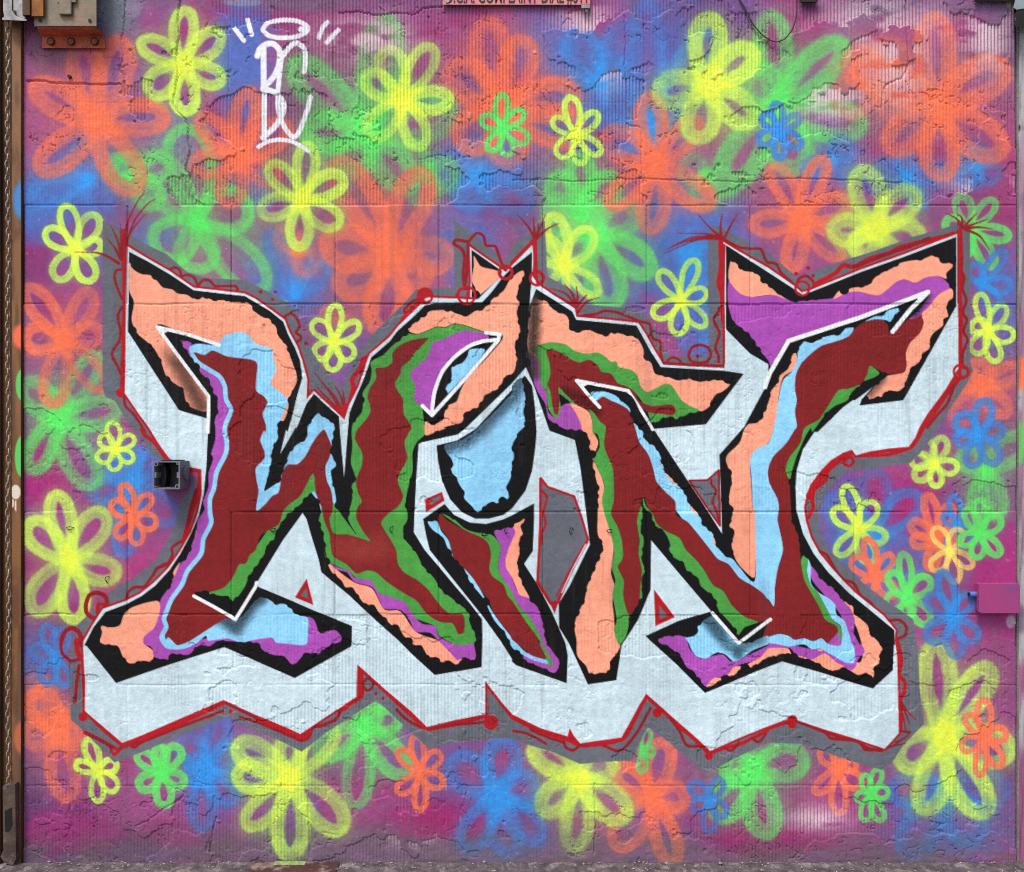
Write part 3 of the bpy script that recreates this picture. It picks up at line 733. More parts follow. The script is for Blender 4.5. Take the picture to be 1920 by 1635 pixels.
    P(oW, MA, T(0, 1, '1440,1062 1460,1040 1530,1060 1590,1025 1700,1070 1860,1090 1914,1110') + T(1, 1, '10,1150 0,1320 60,1370 85,1420 50,1500 75,1590 72,1635') +
      T(1, 2, '60,30 30,100 60,180 60,240 0,310 5,400 20,480 2,625 60,590 120,520 170,490 200,340 240,285 310,280 370,220 430,110 505,22 540,80 565,150 550,230 520,300 530,400 560,470 575,560 570,640 550,690 580,795 680,805 790,835 855,855 800,780 750,680 760,600 790,560 760,480 750,400 790,290 795,200 740,90 758,20') +
      T(1, 1, '790,1580 850,1500 855,1440 835,1380 850,1310 900,1230 895,1160 970,1150 1020,1110 1020,1050 1070,990 1160,950 1285,933 1230,1000 1180,1050 1150,1100 1090,1150 1080,1200 1040,1270 1060,1330 1100,1390 1105,1500 1150,1570 1167,1635') +
      T(1, 2, '1160,20 1110,120 1130,240 1060,390 1100,520 1060,600 1000,640 938,712 960,770 1010,850 1050,930 1060,1020 1110,1090 1210,1150 1290,1220 1380,1340 1450,1395 1540,1398 1562,1470 1550,1540 1510,1545 1470,1470 1380,1460 1280,1400 1200,1300 1100,1240 980,1160 900,1090 830,1075 750,1097 680,1030 580,970 560,900 550,800 510,700 490,600 450,500 430,350 380,430 330,520 250,580 200,640 170,730 40,810 0,920') +
      T(0, 2, '1870,960 1840,1020 1790,1030 1750,1110 1690,1190 1600,1230 1455,1248 1760,1425 1680,1440 1560,1512 1420,1602 1330,1635') + T(0, 3, '1240,30 1190,-20') +
      T(0, 2, '1240,1590 1235,1540 1250,1500 1235,1440 1260,1390 1300,1290 1370,1190 1410,1085 1510,960 1530,850 1590,730 1582,640 1585,540 1610,470 1632,350 1700,210 1705,110') + T(0, 1, '1690,1600 1738,1480 1700,1390 1690,1300 1650,1215 1570,1160 1480,1100'))
    LN(oW, SK, T(0, 1, '1440,1060 1480,1115 1565,1170 1645,1222 1683,1300 1692,1390 1728,1470 1688,1580 1682,1635') +
       T(0, 2, '1697,120 1690,200 1622,340 1602,460 1572,540 1572,640 1580,720 1522,840 1505,950 1402,1080 1362,1180 1284,1290 1242,1390 1228,1440 1244,1500 1210,1570 1240,1625 1330,1650'), 8.5, True)
    r = dist(np.array(T(1, 2, '640,900 780,930 930,900')), 44); sy, sx, d = r
    gblend(sy, sx, .3 * (1 - sstep(4, 40, d)) * (OWN[sy, sx] == band(oW, 'maroon_field')), (176, 84, 62))
    # V over the foot with its sprayed shade
    r = dist(np.array(T(0, 2, '1580,1370 1765,1500 1914,1280')), 26); sy, sx, d = r
    gblend(sy, sx, .85 * (1 - sstep(2, 24, d)) * (OWN[sy, sx] == band(oW, 'sky_blue_field')), (44, 66, 80))
    r = dist(np.array(T(1, 2, '-30,1250 40,1290')), 22); sy, sx, d = r
    gblend(sy, sx, .7 * (1 - sstep(2, 20, d)) * (OWN[sy, sx] == band(oW, 'sky_blue_field')), (44, 66, 80))
    P(oW, K, T(0, 2, '1455,1245 1560,1245 1620,1275 1690,1265 1740,1305 1790,1260 1830,1200 1870,1110 1914,1092 1914,1190 1765,1435 1560,1330'), False)
    LN(oW, WL, T(0, 2, '1452,1266 1600,1345 1762,1440 1830,1330 1914,1192') + T(1, 2, '6,1165'), 5.5)
    LN(oW, WL, T(0, 1, '1640,985 1400,905 1178,850 1330,1060 1563,1370 1556,1635'), 5.5); P(oW, WL, T(0, 1, '1172,843 1300,862 1215,905'), False)
    # right arm: coral, the almond eye, violet field
    P(oW, CO, T(1, 1, '1135,870 1210,800 1250,770 1310,730 1440,725 1500,750 1580,765 1640,730 1700,715 1770,640 1850,580 1890,510') +
      T(2, 1, '0,480 50,440 85,430 90,470 60,530 40,600 55,680 35,740 55,830 60,900 20,990 40,1080 20,1170') +
      T(1, 1, '1914,1200 1870,1215 1810,1310 1720,1360 1660,1450 1570,1490 1540,1560 1480,1580 1400,1600') + T(1, 2, '1420,10 1320,50 1264,62') + T(1, 1, '1262,1560 1320,1560 1400,1450 1800,980 1840,920 1720,890 1650,866 1560,836 1480,826 1410,851 1350,846 1280,876 1200,901'), clip=inW)
    P(oW, VI, T(1, 1, '1725,905 1640,885 1560,875 1480,900 1400,940 1320,970 1290,1060 1255,1100 1155,1190 1165,1240 1190,1290 1185,1400 1250,1440 1310,1485 1330,1330 1390,1180 1500,1050 1620,970 1740,935'))
    P(oW, K, T(1, 1, '1800,905 1845,915 1830,960 1690,1120 1590,1215 1530,1325 1500,1405 1430,1445 1390,1545 1330,1577 1290,1560 1255,1490 1330,1500 1340,1330 1400,1190 1490,1085 1610,1000 1780,945'))
    P(oW, SK, T(1, 1, '1600,1018 1712,1018 1640,1125 1430,1352 1418,1310 1462,1230 1465,1150 1540,1120 1580,1070'))
    LN(oW, WL, T(1, 1, '1316,1490 1325,1400 1340,1320 1390,1190 1480,1080 1600,990 1700,957 1800,945'), 6, True)
    LN(oW, WL, T(1, 1, '1245,1440 1316,1510 1560,1240 1810,950 1822,905 1720,892'), 6)
    P(oW, CO, T(1, 1, '1630,318 1680,395 1770,420 1828,442 1815,490 1655,622 1640,560 1613,500 1628,400'))
    # ------------------------------------------------ I
    P(oI, SK, T(1, 1, '1914,1345') + T(2, 1, '0,1290 72,1232 100,1400 85,1480 100,1580 50,1635') + T(2, 2, '40,70 5,130 15,220 0,300') +
      T(1, 2, '1905,380 1880,440 1890,540 1840,530 1810,570 1740,570 1700,610 1655,640 1610,590 1560,540 1550,480 1520,430 1490,370 1450,330 1475,290 1460,240 1430,200 1412,140 1540,100 1650,25'))
    r = dist(np.array(T(1, 2, '1420,150 1560,105 1660,25') + T(1, 1, '1914,1360') + T(2, 1, '60,1240')), 30); sy, sx, d = r
    gblend(sy, sx, .75 * (1 - sstep(3, 27, d)) * (OWN[sy, sx] == band(oI, 'sky_blue_field')), (40, 62, 78))
    P(oI, CO, T(2, 2, '0,740 60,710 95,688 70,760 80,800 50,870 60,930 40,1010 55,1100 90,1200 130,1280 60,1270 30,1200 0,1130') + T(1, 2, '1870,1060 1862,1000 1880,930 1900,820'))
    P(oI, VI, T(1, 2, '1780,785 1860,760 1914,745') + T(2, 2, '25,790 0,850') + T(1, 2, '1880,930 1866,1000 1872,1060 1914,1130') + T(2, 2, '50,1250 120,1280 200,1360 215,1420 240,1500 255,1600') +
      T(2, 3, '300,100 330,140 330,190 300,230 260,220 200,190 100,150 80,110 200,0') + T(2, 2, '60,1350 0,1250') + T(1, 2, '1830,1110 1810,1030 1830,900'))
    P(oI, GN, T(1, 2, '1395,655 1480,690 1560,760 1640,790 1740,800 1790,830 1830,900 1810,1030 1830,1110 1880,1180 1914,1240') + T(2, 2, '60,1350 130,1420 190,1520 240,1635') + T(2, 3, '270,130 292,182 245,165 190,0') + T(2, 2, '0,1340') + T(1, 2, '1740,1080 1740,900 1600,800'))
    P(oI, SK, T(1, 2, '1285,710 1355,708 1385,780 1440,850 1480,980 1560,1060 1640,1150 1700,1260 1760,1370 1830,1470 1914,1575') + T(2, 3, '80,70 150,115 245,140 250,168 150,140 60,95 0,50') + T(1, 2, '1860,1540 1780,1445 1700,1285 1600,1160 1550,1050 1490,995 1430,900 1400,830 1320,770'))
    P(oI, MA, T(1, 2, '1378,645 1420,690 1500,740 1600,790 1690,830 1740,880 1757,960 1745,1060 1770,1120 1850,1180 1880,1260 1914,1300') + T(2, 2, '60,1390 120,1480 180,1560 210,1635') + T(2, 3, '240,132 150,110 80,60 0,-5') + T(1, 2, '1900,1560 1840,1480 1780,1400 1740,1300 1680,1220 1620,1130 1550,1050 1480,980 1440,840 1380,760 1358,700'))
    # marks in the white between the letters
    og = band(oI, 'grey_mark'); orr = band(oI, 'red_mark')
    fill(T(1, 2, '1262,543 1390,487 1410,553 1272,640'), RD, orr, False); fill(T(1, 2, '1300,548 1380,512 1384,540 1305,585'), GY, og, False)
    fill(T(2, 2, '215,380 270,450 465,520 565,840 350,1310 318,1395 285,1325 190,1165 208,800'), GY, og, False)
    line(T(2, 2, '215,385 265,450 465,522 520,680 568,845'), 4.5, RD, orr, False); line(T(2, 2, '560,860 450,1060 350,1290'), 6, RD, orr, False)
    line(T(2, 2, '530,890 420,1090 330,1270'), 2.4, RD, orr, False); line(T(2, 2, '552,880 455,1060 372,1240'), 2.2, WH, None, False)
    line(T(2, 2, '213,390 213,700 205,900 190,1160'), 5, RD, orr, False); line(T(2, 2, '225,480 262,530 235,640 252,720 225,800 215,880'), 4.2, RD, orr)
    line(T(2, 2, '190,1160 290,1320 350,1310'), 6, RD, orr, False); fill(T(2, 2, '285,1310 345,1300 318,1398'), RD, orr, False)
    fill(T(1, 2, '380,1135 430,1332 292,1275'), RD, orr, False); fill(T(1, 2, '378,1205 392,1285 335,1262'), GY, og, False)
    # ------------------------------------------------ N
    P(oN, CO, T(2, 1, '150,650 180,640 260,660 310,720 400,760 425,800 430,870 500,885 570,870 640,900 700,910 760,890 830,905 930,930 980,1010 990,1080 1040,1120 1070,1200 1160,1220 1240,1250 1320,1235 1400,1260 1470,1250 1550,1245 1628,1275 1590,1320 1510,1370 1480,1440 1400,1482 1200,1450 900,1300 160,1100'), clip=inN)
    P(oN, VI, T(2, 1, '130,1060 200,1090 230,1160 215,1240 260,1350 270,1480 330,1530 365,1450 430,1420 480,1500 515,1580 520,1635') + T(2, 2, '510,20 470,30 400,20') + T(2, 1, '370,1600 330,1580 270,1530 250,1430 190,1330 160,1250'), clip=inN)
    P(oN, CO, T(2, 1, '435,1415 570,1480 600,1560 605,1635') + T(2, 2, '620,60 645,120 622,190 605,250 640,300 690,450 700,650 740,800 760,900 750,1000 740,1100 770,1200 750,1300 760,1400 770,1500 810,1635') +
      T(2, 3, '740,90 700,140 680,225 620,230 550,242 520,180 460,110 455,0') + T(2, 2, '465,1500 490,1400 540,1300 560,1200 600,1100 640,1000 680,900 640,800 640,650 640,450 605,300 612,215 580,160 570,80 520,20') + T(2, 1, '515,1580 480,1500'))
    P(oN, GN, T(2, 1, '140,1010 230,975 310,965 400,980 470,1030 560,1050 640,1040 700,1075 740,1110 780,1110 800,1150 890,1170 940,1220 960,1290 1010,1335 1070,1310 1140,1275 1190,1285 1230,1340 1270,1400 1340,1445 1412,1480 1320,1500 1230,1540 1180,1520 1080,1560 1036,1562 1000,1450 860,1300 480,1240 330,1320 220,1290 200,1100 170,1050'), clip=inN)
    P(oN, GN, T(2, 1, '262,1270 270,1450 310,1522 340,1530 366,1450 352,1350 450,1420 570,1470 600,1560 602,1635') + T(2, 2, '640,60 655,150 612,250 680,400 690,450 672,550 690,650 722,750 752,850 762,950 745,1050 772,1150 750,1250 768,1350 782,1450 762,1520 800,1630 855,1560 880,1410 900,900 780,300') + T(2, 1, '760,1500 400,1330'))
    P(oN, SK, T(2, 1, '590,1340 680,1330 770,1360 830,1410 880,1460 890,1540 950,1600 980,1635') + T(2, 2, '1000,100 1070,150 1110,220 1130,290 1150,340 1230,430 1290,490 1320,560 1340,600 1400,660 1430,730 1500,800 1530,890 1590,960 1650,990 1700,1050 1815,1150 1815,650 1800,600 1790,400 1780,250 1820,180 1914,130') +
      T(3, 2, '40,220 0,320 10,420 70,540 80,620 70,700 100,830 110,930 70,1070 50,1200 45,1345 0,1290') + T(2, 2, '1700,1150 1400,850 1100,450 900,100') + T(2, 1, '800,1480 620,1400'), clip=inN)
    # slivers of coral along the diagonal
    P(oN, CO, T(2, 2, '1120,280 1150,345 1240,432 1200,420 1140,340')); P(oN, CO, T(2, 2, '1335,590 1395,662 1380,660 1340,620')); P(oN, CO, T(2, 2, '1500,820 1530,895 1510,880'))
    P(oN, CO, T(2, 2, '1735,20 1700,120 1610,210 1600,260 1640,380 1630,480 1620,560 1650,640 1625,740 1660,800 1640,880 1665,980 1720,1060 1815,1120 1818,640 1800,600 1785,400 1780,250 1830,170 1914,120') + T(3, 1, '45,1600 70,1480 75,1390 110,1230 190,1170 215,1085 205,1035 180,1060 150,1160 90,1210 60,1280 20,1330 0,1420') + T(2, 1, '1840,1560 1770,1575'))
    P(oN, SK, T(3, 1, '270,958 330,970 400,930 480,910 540,900 580,860 640,853 600,930 400,1010 330,1080 300,1300 300,1500 250,1635') + T(3, 2, '200,20 130,200 60,330 90,600 90,800 60,1200 0,1100') + T(2, 2, '1830,1000 1815,650 1795,400 1780,250 1820,170 1914,125') + T(3, 1, '50,1570 75,1400 110,1250 180,1180 215,1090 225,1000'))
    P(oN, MA, T(2, 1, '255,1030 300,1020 350,1035 420,1080 500,1115 580,1095 640,1140 670,1185 740,1200 790,1270 860,1295 920,1340 950,1400 1040,1440 1110,1435 1190,1430 1225,1470 1200,1510 1130,1500 1030,1490 960,1450 870,1330 480,1245 600,1400 640,1395 680,1370 740,1400 810,1430 870,1470 900,1540 930,1635') +
      T(2, 2, '950,110 1020,210 1060,330 1080,410 1150,490 1220,560 1230,660 1310,710 1380,790 1420,840 1490,930 1540,990 1620,1030 1700,1130 1800,1190 1880,1250 1914,1300') + T(3, 2, '40,1345 60,1300 100,1400 0,1450') +
      T(2, 2, '1820,1460 1740,1420 1640,1330 1580,1230 1500,1180 1440,1080 1380,1000 1300,920 1250,830 1150,780 1080,720 1030,640 978,520 960,600 940,700 950,850 945,950 970,1070 960,1200 960,1280 940,1330 880,1410 850,1350 830,1250 835,1150 790,1050 820,1000 830,950 820,850 790,750 740,650 760,550 760,400 750,300 690,150 700,0') +
      T(2, 1, '660,1560 600,1480 500,1440 400,1350 350,1300 355,1400 345,1495 320,1500 300,1430 290,1340 265,1280 280,1230 290,1180 270,1080'), clip=inN)
    P(oN, GN, T(2, 2, '978,515 1000,590 1050,650 1080,720 1150,780 1250,830 1300,920 1380,1000 1440,1080 1500,1180 1580,1230 1640,1330 1740,1420 1840,1462 1740,1500 1690,1558 1640,1480 1560,1400 1530,1340 1500,1270 1410,1190 1390,1130 1310,1080 1280,1020 1200,970 1170,900 1180,870 1140,790 1060,730 1040,660 985,600'))
    P(oN, GN, T(2, 2, '968,590 935,700 952,850 945,950 970,1070 960,1200 955,1300 972,1290 970,1130 996,1070 970,1000 985,850 962,760 975,680'))
    P(oN, MA, T(3, 1, '720,812 800,795 870,800 900,840 915,890 1000,830 1080,770 1150,755 1162,820 1130,900 1060,970 1030,1050 1035,1140 1010,1190 900,1202 840,1180 768,1145 740,1210 700,1270 600,1310 530,1320 490,1370 440,1450 380,1540 300,1600 272,1635') +
      T(3, 2, '240,120 160,230 130,320 160,420 170,600 180,700 230,830 245,1000 270,1140 320,1230 380,1340 430,1440 520,1490 547,1560 542,1640') + T(3, 3, '490,45 430,20') + T(3, 2, '450,1622 400,1580 340,1602 270,1580 200,1592 150,1560 80,1545 0,1575') +
      T(2, 2, '1850,1640 1914,1450') + T(3, 2, '0,1300 45,1345 50,1200 70,1070 112,930 100,830 70,700 80,620 70,540 10,420 0,320 40,220 130,130 200,20') + T(3, 1, '190,1635 215,1590 200,1480 215,1400 200,1310 210,1200 250,1120 320,1050 400,990 500,960 600,920 660,850'))
    P(oN, GN, T(3, 1, '762,1140 832,1200 720,1255 742,1200')); P(oN, GN, T(3, 1, '700,1278 632,1330 590,1400 500,1440 430,1500 330,1635') + T(3, 2, '320,10 280,70 240,160 210,230 180,330 162,400 130,320 160,230 240,120 272,10') + T(3, 1, '380,1540 440,1450 490,1370 530,1320 600,1310'))
    P(oN, CO, T(3, 2, '560,1310 630,1340 650,1400 740,1480 760,1540 850,1635') + T(3, 3, '790,30 805,70 780,110 790,150 755,190 740,265 690,230 630,245 540,195 450,215 370,180 330,140 250,120') + T(3, 3, '400,60 640,160') + T(3, 2, '700,1635 640,1450'))
    P(oN, VI, T(3, 2, '318,1040 380,1110 420,1160 480,1200 560,1300 620,1370 650,1450 640,1540 690,1635') + T(3, 3, '650,20 680,80 640,130 612,192 580,212 520,190 440,130 380,75') + T(3, 2, '560,1450 330,1150'))
    P(oN, SK, T(3, 2, '292,985 320,1040 320,1170 380,1240 450,1280 500,1330 510,1400 570,1450 600,1530 632,1635') + T(3, 3, '592,40 615,120 600,160 540,157 460,110 380,60') + T(3, 2, '540,1640 548,1500 480,1440 420,1330 370,1240 320,1190 290,1090'))
    P(oN, GN, T(3, 2, '260,965 297,990 292,1090 322,1190 372,1240 422,1330 482,1440 542,1495 552,1590 535,1600 515,1495 430,1445 380,1345 318,1235 268,1140 245,1010'))
    # foot of the N
    P(oN, VI, T(2, 2, '1095,1590 1140,1570 1250,1560 1310,1580') + T(2, 3, '1250,60 1330,130 1480,100 1550,150 1804,40') + T(3, 3, '0,25 100,20 240,50 330,70 400,90 360,120 300,138 200,110 160,60 100,55 0,90') + T(2, 3, '1700,150 1590,180 1560,240 1420,270 1370,328 1310,270 1280,220 1230,190 1190,120 1120,60 1040,20'))
    P(oN, CO, T(2, 3, '1370,330 1420,268 1500,260 1570,190 1640,180 1750,120') + T(3, 3, '0,60 60,55 140,58 170,100 300,138 400,95 470,150 540,190 450,212 370,178 250,118 100,95 40,120 0,118') + T(2, 3, '1760,150 1700,190 1620,198 1570,245 1540,250 1490,270 1430,310'))
    P(oN, SK, T(2, 2, '1300,1580 1370,1560 1400,1480 1520,1420 1690,1620 1914,1560') + T(3, 2, '0,1572 80,1548 150,1562 200,1592 270,1582 340,1604 400,1582 450,1624 520,1640') + T(3, 3, '500,40 590,20 610,100 590,150 460,108 390,62 310,66 250,30 150,45 60,28 0,22') + T(2, 3, '1804,30 1700,70 1620,130 1560,150 1500,100 1440,90 1370,130 1300,115 1260,60 1245,20'))
    for pts, wd in ((T(2, 2, '1455,1450 1560,1570') + T(2, 3, '1510,30 1590,75 1690,10') + T(2, 2, '1850,1590'), 19), (T(2, 2, '1480,1420 1560,1530'), 24), (T(2, 3, '1590,70 1595,110'), 15)):
        r = dist(np.array(pts), wd + 4); sy, sx, d = r
        okk = (OWN[sy, sx] == band(oN, 'sky_blue_field')) | (OWN[sy, sx] == band(oN, 'violet_field'))
        gblend(sy, sx, .62 * (1 - sstep(2, wd, d)) * okk, (46, 74, 88))
    P(oN, K, T(2, 2, '1490,1380 1530,1400 1570,1400 1640,1480 1690,1560 1740,1498 1840,1464 1910,1445 1695,1600 1500,1400'), False)
    LN(oN, WL, T(2, 2, '1497,1392 1695,1618 1914,1452') + T(3, 2, '18,1440'), 5.5)
    LN(oN, WL, T(2, 1, '655,1450 560,1345 482,1250 680,1288 868,1327 960,1465 1052,1615'), 5.5); P(oN, WL, T(2, 1, '475,1243 600,1262 530,1298'), False)
    P(oN, K, T(2, 1, '545,1300 870,1350 960,1490 1035,1610 1000,1610 890,1460 870,1420 840,1420 790,1360 680,1330 590,1325'), True)
    r = dist(np.array(T(2, 1, '400,1330 520,1400 640,1480')), 20); sy, sx, d = r
    gblend(sy, sx, .6 * (1 - sstep(2, 17, d)) * (OWN[sy, sx] == band(oN, 'maroon_field')), (60, 14, 16))
    r = dist(np.array(T(2, 1, '170,640 165,850 150,1050 160,1200')), 26); sy, sx, d = r
    gblend(sy, sx, .85 * (1 - sstep(1, 22, d)) * inN[sy, sx], (52, 42, 38))
    # arrow inside the right horn
    hornlow = T(3, 1, '0,1225 150,955 700,770 1190,590 1130,645 930,885 910,885 905,840 870,800 800,795 720,812 640,853 580,860 540,900 480,910 400,930 330,970 270,958 200,1040 180,1060 150,1160 90,1210 60,1280 20,1330 0,1420')
    P(oN, VI, T(2, 1, '1620,500 1660,560 1720,610 1800,625 1914,615') + T(3, 1, '60,612 130,635 180,660 300,650 450,640 520,620 600,590 680,585 760,605 830,610 900,560 960,510 1020,495 1100,520 1180,480 1260,470 1310,490 1375,565 1320,580 1260,620 1200,700 1130,770 1060,790 1150,700 1190,585 700,770 150,950 30,1150 0,1100') + T(2, 1, '1840,1010 1780,920 1700,850 1650,800 1620,700 1610,620'), clip=inN)
    P(oN, CO, T(2, 1, '1638,350 1680,380 1730,430 1800,440 1850,470 1870,510 1914,535') + T(3, 1, '60,590 130,640 60,615 0,612') + T(2, 1, '1800,625 1720,610 1660,560 1618,490 1620,420'))
    P(oN, CO, T(3, 1, '490,640 530,580 570,600 620,560 740,540 800,480 860,440 930,410 980,375 1060,355 1150,345 1230,315 1280,340 1310,375 1370,370 1378,400 1340,440 1330,490 1270,470 1180,480 1100,520 1020,495 960,512 900,562 830,612 760,606 680,586 600,592'))
    P(oN, CO, T(3, 1, '1375,565 1380,630 1345,660 1335,720 1345,770 1310,790 1305,840 1240,890 1210,940 1205,1010 1150,1050 1140,1100 1070,1160 1040,1230 1020,1290 970,1330 900,1325 850,1370 800,1380 700,1398 740,1360 820,1270 890,1215 1010,1192 1035,1140 1030,1050 1060,970 1130,900 1162,820 1150,752 1200,700 1260,620 1320,580'))
    r = dist(np.array(T(3, 1, '760,1340 850,1240')), 18); sy, sx, d = r
    gblend(sy, sx, .6 * (1 - sstep(1, 16, d)) * (OWN[sy, sx] == band(oN, 'coral_field')), (60, 46, 44))
    r = dist(np.array(T(3, 1, '1180,620 1100,740')), 18); sy, sx, d = r
    gblend(sy, sx, .75 * (1 - sstep(1, 17, d)) * (OWN[sy, sx] == band(oN, 'violet_field')), (52, 34, 56))
    P(oN, K, T(3, 1, '0,1225 150,960 700,790 1150,625 1110,660 935,880 910,885 905,840 870,803 950,740 1010,705 900,725 740,790 640,853 580,858 540,900 480,908 400,928 330,968 270,956 200,1040 180,1060 150,1160 90,1210 60,1280 20,1330 0,1420'), False)
    P(oN, SK, T(3, 1, '725,808 800,770 860,765 900,725 1012,703 960,750 915,810 880,798 800,793'))
    P(oN, K, T(3, 1, '700,1270 800,1225 850,1190 885,1195 880,1225 830,1260 640,1400'), True)
    LN(oN, WL, T(2, 1, '1890,1300') + T(3, 1, '10,1200 152,955 700,775 1195,588 1060,725 932,885'), 7); P(oN, WL, T(3, 1, '1215,575 1130,660 1105,625'), False)
    og = band(oN, 'grey_mark'); orr = band(oN, 'red_mark')
    fill(T(2, 2, '1325,403 1460,400 1540,325 1552,400 1555,740 1480,640'), GY, og, False)
    line(T(2, 2, '1325,403 1460,400 1545,325 1555,740 1480,635 1325,405'), 4, DR, orr, False); line(T(2, 2, '1490,400 1490,430 1525,480 1500,560 1530,640 1550,720'), 4.5, DR, orr)
    fill(T(2, 2, '1060,1215 1218,1425 1072,1492'), RD, orr, False); fill(T(2, 2, '1098,1330 1165,1415 1105,1440'), GY, og, False)


def scallops():
    """cloud-like bumps of the black edges into the colour fields"""
    blk = np.zeros(len(OWNERS) + 1, bool); fld = np.zeros(len(OWNERS) + 1, bool)
    for k, (n, _, p) in enumerate(OWNERS):
        blk[k] = n == 'black_edge'
        fld[k] = n.endswith('_field')
    B, Fm = blk[OWN], fld[OWN]
    near = np.zeros_like(B)
    near[:, 1:] |= Fm[:, :-1]; near[:, :-1] |= Fm[:, 1:]; near[1:] |= Fm[:-1]; near[:-1] |= Fm[1:]
    yy, xx = np.nonzero(B & near)
    o = np.random.default_rng(3).permutation(len(yy))
    pts = []
    r0 = 15.5
    grid = {}
    for i in o:
        u, v = UU[xx[i]], VV[yy[i]]
        gk = (int(u // r0), int(v // r0))
        if any((u - a) ** 2 + (v - b) ** 2 < r0 * r0 for dx in (-1, 0, 1) for dy in (-1, 0, 1) for a, b in grid.get((gk[0] + dx, gk[1] + dy), ())):
            continue
        grid.setdefault(gk, []).append((u, v))
        pts.append((xx[i], yy[i]))
    rr = np.random.default_rng(8)
    okm = (B | Fm).astype(np.float32)
    for x, y in pts:
        if rr.random() < .22 or not (6 < x < NX - 7 and 6 < y < NY - 7):
            continue
        wL = B[max(y - 9, 0):y + 10, max(x - 9, 0):x + 10]
        wB = B[y - 5:y + 6, x - 5:x + 6]
        if wB.sum() < 40 or wL.mean() < .36:
            continue
        jy, jx = np.nonzero(wB)
        du, dv = (jx.mean() - 5), (jy.mean() - 5)
        l = math.hypot(du, dv) + 1e-6
        r = rr.uniform(6.6, 9.0)
        s = r - rr.uniform(2.0, 3.4)
        c = (UU[x] + du / l * s, VV[y] + dv / l * s)
        line([c, (c[0] + .4, c[1])], 2 * r, K, OWN[y, x], False, .8, clip=okm)


def top_doodles():
    o = owner('painted_circle', 'small red marker mark over a white letter tip')
    C = lambda cu, cv, r, w=4.6: line([(cu + r * math.cos(a), cv + r * math.sin(a)) for a in np.linspace(0, 2 * math.pi, 16, endpoint=False)], w, RD, o, closed=True)
    C(1007, 522, 13); C(948, 511, 12, 6); C(1504, 541, 13, 4.5); C(1801, 697, 13); C(875, 554, 16); C(797, 555, 13, 6)
    line(XY('795,551 797,553'), 19, RD, o, False); line(XY('799,562 805,560'), 5, WH, None, False)
    line(XY('876,548 876,566'), 4, RD, o, False); line(XY('860,558 892,560'), 4, RD, o, False)
    for cu, cv, w in ((1485, 1350, 19), (1484, 1358, 14), (920, 1354, 27), (226, 737, 16), (156, 1344, 15), (1232, 1336, 16), (1329, 1416, 14)):
        line([(cu, cv), (cu + .5, cv)], w, RD, o, False)
    for s, w in (('1000,455 1004,500 1008,535', 4.5), ('1358,460 1356,560 1357,680', 4.5), ('1801,445 1800,560 1799,690', 5)):
        line(XY(s), w, RD, o)


def tag_writing():
    o = owner('painted_tag', 'white marker tag reading BC under a halo')
    c = (238, 240, 246)

    def Q(s, w=11.5, **k):
        pts = [(420 + x / 5.8375, 20 + y / 5.8375) for x, y in XY(s)]
        line(pts, w * .97, c, o, soft=1.0, **k)
    Q('430,200 490,130 640,100 800,110 910,170 900,230 800,280 640,300 500,280 430,220', 9, closed=True); Q('840,200 900,200', 11)
    Q('120,200 220,330', 9); Q('260,100 305,265', 9); Q('1040,290 1080,180 1130,125', 9); Q('1125,345 1200,260 1250,210', 9)
    Q('365,500 395,420 470,368 545,368 605,430 612,520 595,620 555,710 500,780 430,842', 11)
    Q('430,858 520,880 590,922 645,1000 650,1080 620,1170 560,1260 480,1340 425,1388', 11)
    Q('434,410 436,700 440,1000 438,1390', 11)
    Q('640,500 680,440 740,372 800,352 858,390 886,455 890,560 874,665', 10)
    Q('640,490 622,580 610,700 598,820 584,950 592,1080 640,1230 700,1330 760,1382 812,1340 870,1200 920,1050 945,940', 9.5)
    Q('375,1490 480,1430 620,1410 740,1430 840,1480 925,1535', 8)


def paintwork():
    groundcoat()
    flowers()
    outline_and_doodles()
    lettering()
    scallops()
    top_doodles()
    tag_writing()
    # patches of grey primer / bare render at the very top, a few drips and chips
    for cu, cv, ru, rv, c, k in ((215, 20, 28, 40, (128, 134, 146), .95), (250, 10, 16, 26, (150, 130, 160), .7), (455, 4, 40, 7, (168, 160, 184), .5), (1900, 8, 14, 14, (176, 168, 160), .9),
                                 (1895, 1165, 10, 12, (190, 184, 186), .8)):
        blob(cu, cv, ru, rv, c, k, soft=.35)
# ---------------------------------------------------------------- PAINT END

# ------------------------------------------------------------------ helpers for solid things
def at_depth(mb, f=None):
    """things measured off the wall plane: bring each point to its true place at its own distance in front of the wall"""
    out = []
    for x, y, z in mb.v:
        k = (DIST + min(y, 0)) / DIST
        out.append((x * k, y, CAMZ + (z - CAMZ) * k))
    mb.v = out
    return mb


def lin(c):
    c = np.asarray(c, np.float32) / 255.0
    return np.where(c <= 0.04045, c / 12.92, ((c + 0.055) / 1.055) ** 2.4)


def tag(o, label=None, cat=None, group=None, kind=None):
    for k, v in (('label', label), ('category', cat), ('group', group), ('kind', kind)):
        if v:
            o[k] = v
    return o


def empty(name, loc=(0, 0, 0)):
    o = bpy.data.objects.new(name, None)
    o.location = loc
    o.empty_display_size = 0.05
    COLN.objects.link(o)
    return o


def obj(name, me, mat, parent=None, loc=None):
    o = bpy.data.objects.new(name, me)
    if mat is not None and not me.materials:
        me.materials.append(mat)
    COLN.objects.link(o)
    if parent is not None:
        o.parent = parent
        if loc is None:
            o.location = -Vector(parent.location) if parent.parent is None else (0, 0, 0)
    if loc is not None:
        o.location = loc
    return o


